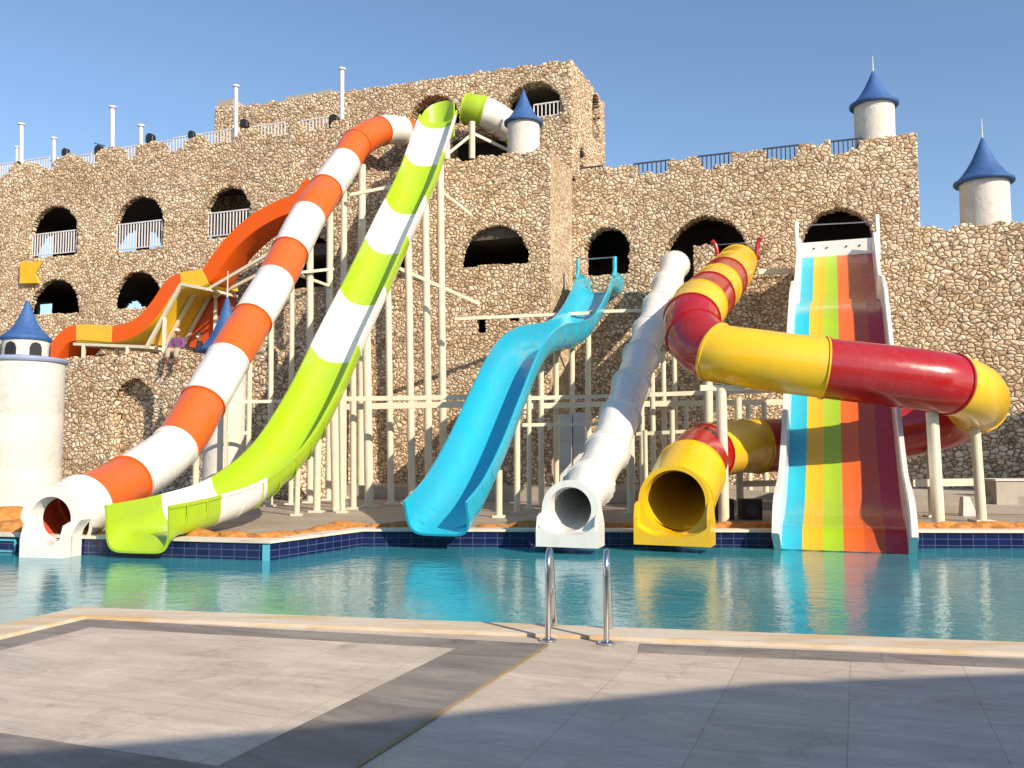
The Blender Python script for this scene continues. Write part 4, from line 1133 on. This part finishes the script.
rockline(1.9, 2.6, 19.1, 19.1, .3, .18, 'orange rock between the white and yellow tube mouths', 'orange rocks between the tube mouths')
rockline(4.3, 5.3, 19.05, 19.05, .32, .19, 'orange rock between the yellow tube mouth and the rainbow lanes', 'orange rocks left of the rainbow lanes')
rockline(8.3, 12.5, 18.95, 18.8, .38, .25, 'orange rock to the right of the rainbow lanes', 'orange rocks right of the rainbow lanes')
for (x, y, s_, lab) in ((5,519,.62,'large orange boulder at the left edge beneath the white tower'),(22,512,.55,'orange boulder between the white tower and the tube mouth'),(-12,505,.75,'tallest orange boulder, partly cut by the left edge of the photo'),(38,508,.50,'orange boulder half hidden by the white tube mouth'),
        (90,530,.22,'small pointed orange rock right under the orange and white tube'),(100,533,.18,'smallest orange rock between the two left slide mouths')):
    q = P(x, y, 18.2 if s_ > .4 else 17.4); rock(q.x, q.y + (.6 if s_ > .6 else 0), s_, lab, None)
# ------------------------------------------------------------------ small things behind the slides
def place_blocks():
    c = P(572, 480, 25.2); e = empty('block_pier', (c.x, c.y, .42), 'pair of white concrete block columns behind the posts, left of the white tube', 'block column')
    for (x0, x1, yt, yb) in ((560,571,414,493),(573.5,585,412,493)):
        a = P(x0, yb, 25.2); b = P(x1, yt, 25.2); mb = MB(); z = .42; H_ = (b.z-z)/3
        for k in range(3): mb.box((a.x, 25.2, z+k*H_+.008), (b.x, 25.7, z+(k+1)*H_-.008))
        mb.box((a.x+.02, 25.22, z), (b.x-.02, 25.68, b.z-.02)); mb.build('column', M['block'], e)
place_blocks()
for (x0, x1, yt, yb, lab) in ((714,733,499,520,'black loudspeaker box on the paving, left one of the pair'),(741,761,499,520,'black loudspeaker box next to the rainbow lanes')):
    a = P(x0, yb, 21.6); b = P(x1, yt, 21.6); e = empty('speaker_box', ((a.x+b.x)/2, 21.6, 0), lab, 'speaker', 'black speakers on the paving')
    mb = MB(); mb.box((a.x, 21.5, .0), (b.x, 21.9, b.z)); mb.build('cabinet', M['black'], e)
    mb = MB(); cx = (a.x+b.x)/2; mb.rod((cx, 21.5, b.z*.45), (cx, 21.48, b.z*.45), .14, .15, 20); mb.build('cone', M['dark_rail'], e)
q = P(968, 503, 22.8); mb = MB(); e = empty('marker_block', (q.x, q.y, 0), 'small wedge-shaped white concrete block on the paving at right', 'block')
z = 0.0
mb.add([Vector((q.x+x, q.y+y, z_)) for x, y, z_ in ((-.18,-.1,.0),(.18,-.1,.0),(.18,.15,.0),(-.18,.15,.0),(-.14,-.06,.48),(.02,-.06,.48),(.02,.12,.48),(-.14,.12,.48))], [(0,3,2,1),(4,5,6,7),(0,1,5,4),(1,2,6,5),(2,3,7,6),(3,0,4,7)]); mb.build('block', M['block'], e)
q = P(1012, 500, 24.0); e = empty('planter', (q.x, q.y, 0), 'low stone planter box cut by the right edge below the castle wall', 'planter')
mb = MB(); mb.box((q.x-.4, q.y, 0), (q.x+1.2, q.y+.8, P(1012,481,24).z)); mb.build('box', M['concrete'], e)
mb = MB(); mb.box((q.x-.44, q.y-.04, P(1012,481,24).z), (q.x+1.24, q.y+.84, P(1012,481,24).z+.05)); mb.build('rim', M['block'], e)

# ------------------------------------------------------------------ pool ladder
b1 = G(548, 641.5); b2 = G(606.5, 644.5)
lad = empty('pool_ladder', ((b1.x+b2.x)/2, b1.y, 0), 'polished steel pool ladder with two curved handrails at the near pool edge', 'pool ladder')
pe_ = Vector((-nn_.x, -nn_.y, 0))*.96 + Vector((-.02,0,0)); pe_.normalize()
for b_ in (b1, b2):
    prof = [(0,0),(0,.3),(.0,.58),(.03,.70),(.10,.765),(.18,.735),(.26,.60),(.36,.36),(.48,.10),(.56,-.06),(.60,-.3),(.60,-.9)]
    mb = MB(); mb.pipe([b_ + pe_*x + Vector((0,0,z)) for x, z in prof], .026, 14, 6); mb.build('handrail', M['steel'], lad, True)
    mb = MB(); mb.lathe([(.075, .0), (.075, .012), (.05, .022), (.024, .03)], b_+Vector((0,0,.008)), 24); mb.build('base_flange', M['steel'], lad, True, 40)
for z in (-.45, -.75):
    mb = MB(); mb.bar(b1+pe_*.62+Vector((0,0,z)), b2+pe_*.62+Vector((0,0,z)), .09, .025); mb.build('step', M['steel'], lad)

# ------------------------------------------------------------------ people on the low wall
def skin_body(name, V, E, rad, mat, parent, sub=2):
    me = bpy.data.meshes.new(name); me.from_pydata([tuple(v) for v in V], E, []); me.update()
    o = bpy.data.objects.new(name, me); COL.objects.link(o)
    m = o.modifiers.new('s', 'SKIN'); m.use_smooth_shade = True
    for i, r_ in enumerate(rad): me.skin_vertices[0].data[i].radius = (r_, r_) if not isinstance(r_, tuple) else r_
    me.skin_vertices[0].data[0].use_root = True
    s_ = o.modifiers.new('u', 'SUBSURF'); s_.levels = sub; s_.render_levels = sub
    dg = bpy.context.evaluated_depsgraph_get(); me2 = bpy.data.meshes.new_from_object(o.evaluated_get(dg))
    bpy.data.objects.remove(o); me2.materials.clear(); me2.materials.append(mat)
    o2 = bpy.data.objects.new(name, me2); link(o2, parent); return o2
M['skin'] = paint('skin', (.22,.115,.07), .55, 20, .05)
M['purple'] = paint('purple_cloth', (.19,.07,.20), .9, 18, .4); M['khaki'] = paint('khaki_cloth', (.45,.38,.28), .9, 18, .4)
M['cap'] = paint('white_cloth', (.72,.70,.66), .9, 18, .3); M['black_cloth'] = paint('black_cloth', (.025,.025,.03), .9, 18, .3); M['leather'] = paint('brown_leather', (.16,.06,.03), .6, 18, .2)
def person(loc, rz, label, shirt, trousers, headwear, seated=True, mask=False):
    e = empty('person', loc, label, 'person', rz=rz)
    # local frame: -Y faces the pool, seat at z=0 (top of the wall)
    H = {}
    V = [(0,0,.10),(0,-.01,.28),(0,-.03,.46),(0,-.05,.58),(0,-.07,.665)]; Rd = [.15,(.15,.12),(.17,.12),(.075,.075),(.055,.055)]
    Ed = [(0,1),(1,2),(2,3),(3,4)]
    def add(p, r_, par): V.append(p); Rd.append(r_); Ed.append((par, len(V)-1)); return len(V)-1
    for sg in (-1, 1):
        a = add((sg*.17,-.03,.50), .075, 2); a = add((sg*.25,-.10,.27), .055, a); a = add((sg*.20,-.30,.15), .042, a); h = add((sg*.17,-.38,.13), .034, a)
        for k, (dx, ln) in enumerate(((-.03,.07),(-.01,.085),(.01,.08),(.03,.065))):
            f1 = add((sg*.17+dx*1.1,-.38-ln*.6,.125), .0105, h); add((sg*.17+dx*1.2,-.38-ln,.10), .008, f1)
        f1 = add((sg*.17-sg*.045,-.40,.12), .012, h); add((sg*.17-sg*.06,-.43,.11), .009, f1)
        b = add((sg*.10,-.06,.06), .11, 0); b = add((sg*.17,-.40,.11), .085, b); b = add((sg*.16,-.44,-.28), .058, b); b = add((sg*.16,-.40,-.34), .045, b); add((sg*.17,-.56,-.38), .04, b)
    body = skin_body('body', V, Ed, Rd, M['skin'], e)
    # head
    bm = bmesh.new(); bmesh.ops.create_uvsphere(bm, u_segments=20, v_segments=14, radius=1)
    for v in bm.verts:
        c = v.co; x, y, z = c.x*.078, c.y*.098, c.z*.118
        if c.z < 0: x *= 1+.25*c.z; y *= 1+.12*c.z
        if c.y < -.86 and abs(c.x) < .28 and -.35 < c.z < .12: y -= .02
        if abs(c.x) > .95 and abs(c.z) < .3: x *= 1.12
        v.co = (x, y-.085, z+.765)
    me = bpy.data.meshes.new('head'); bm.to_mesh(me); bm.free(); me.polygons.foreach_set('use_smooth', [True]*len(me.polygons)); me.materials.append(M['skin'])
    link(bpy.data.objects.new('head', me), e)
    def loc_obj(name, mbx, mat):
        o = mesh_obj(name, mbx.v, mbx.f, mat, e, True, world=False); return o
    mb = MB()
    for sg in (-1, 1): mb.lathe([(0,-.008),(.012,0),(0,.008)], (sg*.03,-.176,.775), 8)
    loc_obj('eyes', mb, M['black'])
    mb = MB(); mb.rod((-.022,-.178,.715),(.022,-.178,.715), .006, None, 6); loc_obj('mouth', mb, M['leather'])
    if headwear is not None:
        mb = MB(); prof = [(.087,.0),(.092,.03),(.08,.075),(.05,.10),(.0,.108)]
        mb.lathe(prof, (0,-.085,.79), 20)
        if headwear == 'cap': mb.add([Vector(q) for q in ((-.075,-.14,.80),(.075,-.14,.80),(.06,-.25,.785),(-.06,-.25,.785),(-.075,-.14,.815),(.075,-.14,.815),(.06,-.25,.795),(-.06,-.25,.795))], [(0,3,2,1),(4,5,6,7),(0,1,5,4),(1,2,6,5),(2,3,7,6),(3,0,4,7)])
        for v in mb.v: v.y = (v.y+.085)*1.12-.085
        loc_obj('cap' if headwear == 'cap' else 'hair', mb, M['cap'] if headwear == 'cap' else M['black'])
    if mask:
        mb = MB(); mb.lathe([(.0,-.05),(.06,-.045),(.078,0),(.07,.03),(.0,.035)], (0,-.105,.72), 16); loc_obj('face_cloth', mb, M['cap'])
    # clothes as thicker skins on the same joints
    Vs = [(0,0,.08),(0,-.01,.28),(0,-.03,.47),(0,-.045,.555)]; Rs = [(.18,.15),(.175,.145),(.19,.14),(.095,.095)]; Es = [(0,1),(1,2),(2,3)]
    for sg in (-1, 1):
        Vs += [(sg*.18,-.03,.50),(sg*.26,-.10,.27),(sg*.215,-.27,.165)]; k = len(Vs)
        Rs += [.098,.080,.065]; Es += [(2,k-3),(k-3,k-2),(k-2,k-1)]
    skin_body('jacket', Vs, Es, Rs, shirt, e)
    Vt = [(0,0,.06)]; Rt = [(.17,.14)]; Et = []
    for sg in (-1, 1):
        Vt += [(sg*.11,-.07,.06),(sg*.17,-.40,.11),(sg*.16,-.44,-.22)]; k = len(Vt); Rt += [.13,.108,.085]; Et += [(0,k-3),(k-3,k-2),(k-2,k-1)]
    skin_body('trousers', Vt, Et, Rt, trousers, e)
    for sg in (-1, 1):
        mb = MB(); mb.pipe([(sg*.16,-.36,-.35),(sg*.165,-.46,-.37),(sg*.17,-.60,-.39)], .052, 10, 4); loc_obj('shoe', mb, M['leather'])
    return e
q = PT(178, 354, TL+.12); q.z = hl_ + .02
person(q, ROT+R(12), 'seated worker in purple jacket and white cap, legs hanging over the low stone wall', M['purple'], M['khaki'], 'cap')
q = PT(200.5, 352, TL+.7); q.z = hl_ - .05
person(q, ROT-R(50), 'person dressed in black with a pale face covering, crouching behind the worker in purple', M['black_cloth'], M['black_cloth'], 'hair', mask=True)

# ------------------------------------------------------------------ building behind the photographer (unseen, outline fitted to cast the foreground shade)
HB = 6.0; Lb = HB/math.tan(EL); offv = Vector((SUN.x*Lb, SUN.y*Lb, 0))
ed = [G(100,745), G(320,727), G(512,707), G(760,683), G(1024,673)]
e0 = ed[0] + (ed[0]-ed[2]).normalized()*14; e1_ = ed[-1] + (ed[-1]-ed[-2]).normalized()*14
line = [e0]+ed+[e1_]
mb = MB()
for a, b in zip(line[:-1], line[1:]):
    a = a+offv; b = b+offv; t_ = (b-a).normalized(); m_ = Vector((t_.y, -t_.x, 0))
    v = [a, b, b+m_*8, a+m_*8]; v = [Vector((q.x, q.y, 0)) for q in v] + [Vector((q.x, q.y, HB)) for q in v]
    mb.add(v, [(0,3,2,1),(4,5,6,7),(0,1,5,4),(1,2,6,5),(2,3,7,6),(3,0,4,7)])
o = mb.build('shade_building', M['render_wall']); tag(o, 'plain rendered unseen building behind the photographer, shading the near deck', 'building')
Dr = 10.0; sh_ = Vector((SUN.x*Dr, SUN.y*Dr, Dr*math.tan(EL)))  # unseen wedge added at right, shaped to shade the castle foot
q = [PT(x, y, TB+.1)+sh_ for x, y in ((868,476),(1000,428),(1120,380),(1400,380),(1400,500),(868,500))]
for v in q[4:]: v.z = 0
q[4].z = q[5].z = 0; q[0].z = max(q[0].z, 0)
v = q + [p_ + n*.6 for p_ in q]; k = len(q)
o = mesh_obj('shade_wedge', v, [tuple(range(k)), tuple(range(2*k-1, k-1, -1))] + [(i, k+i, k+(i+1) % k, (i+1) % k) for i in range(k)], M['render_wall'])
tag(o, 'plain wedge added out of the frame to the right, shading the castle foot', 'shade caster')
print('built', len(bpy.data.objects))
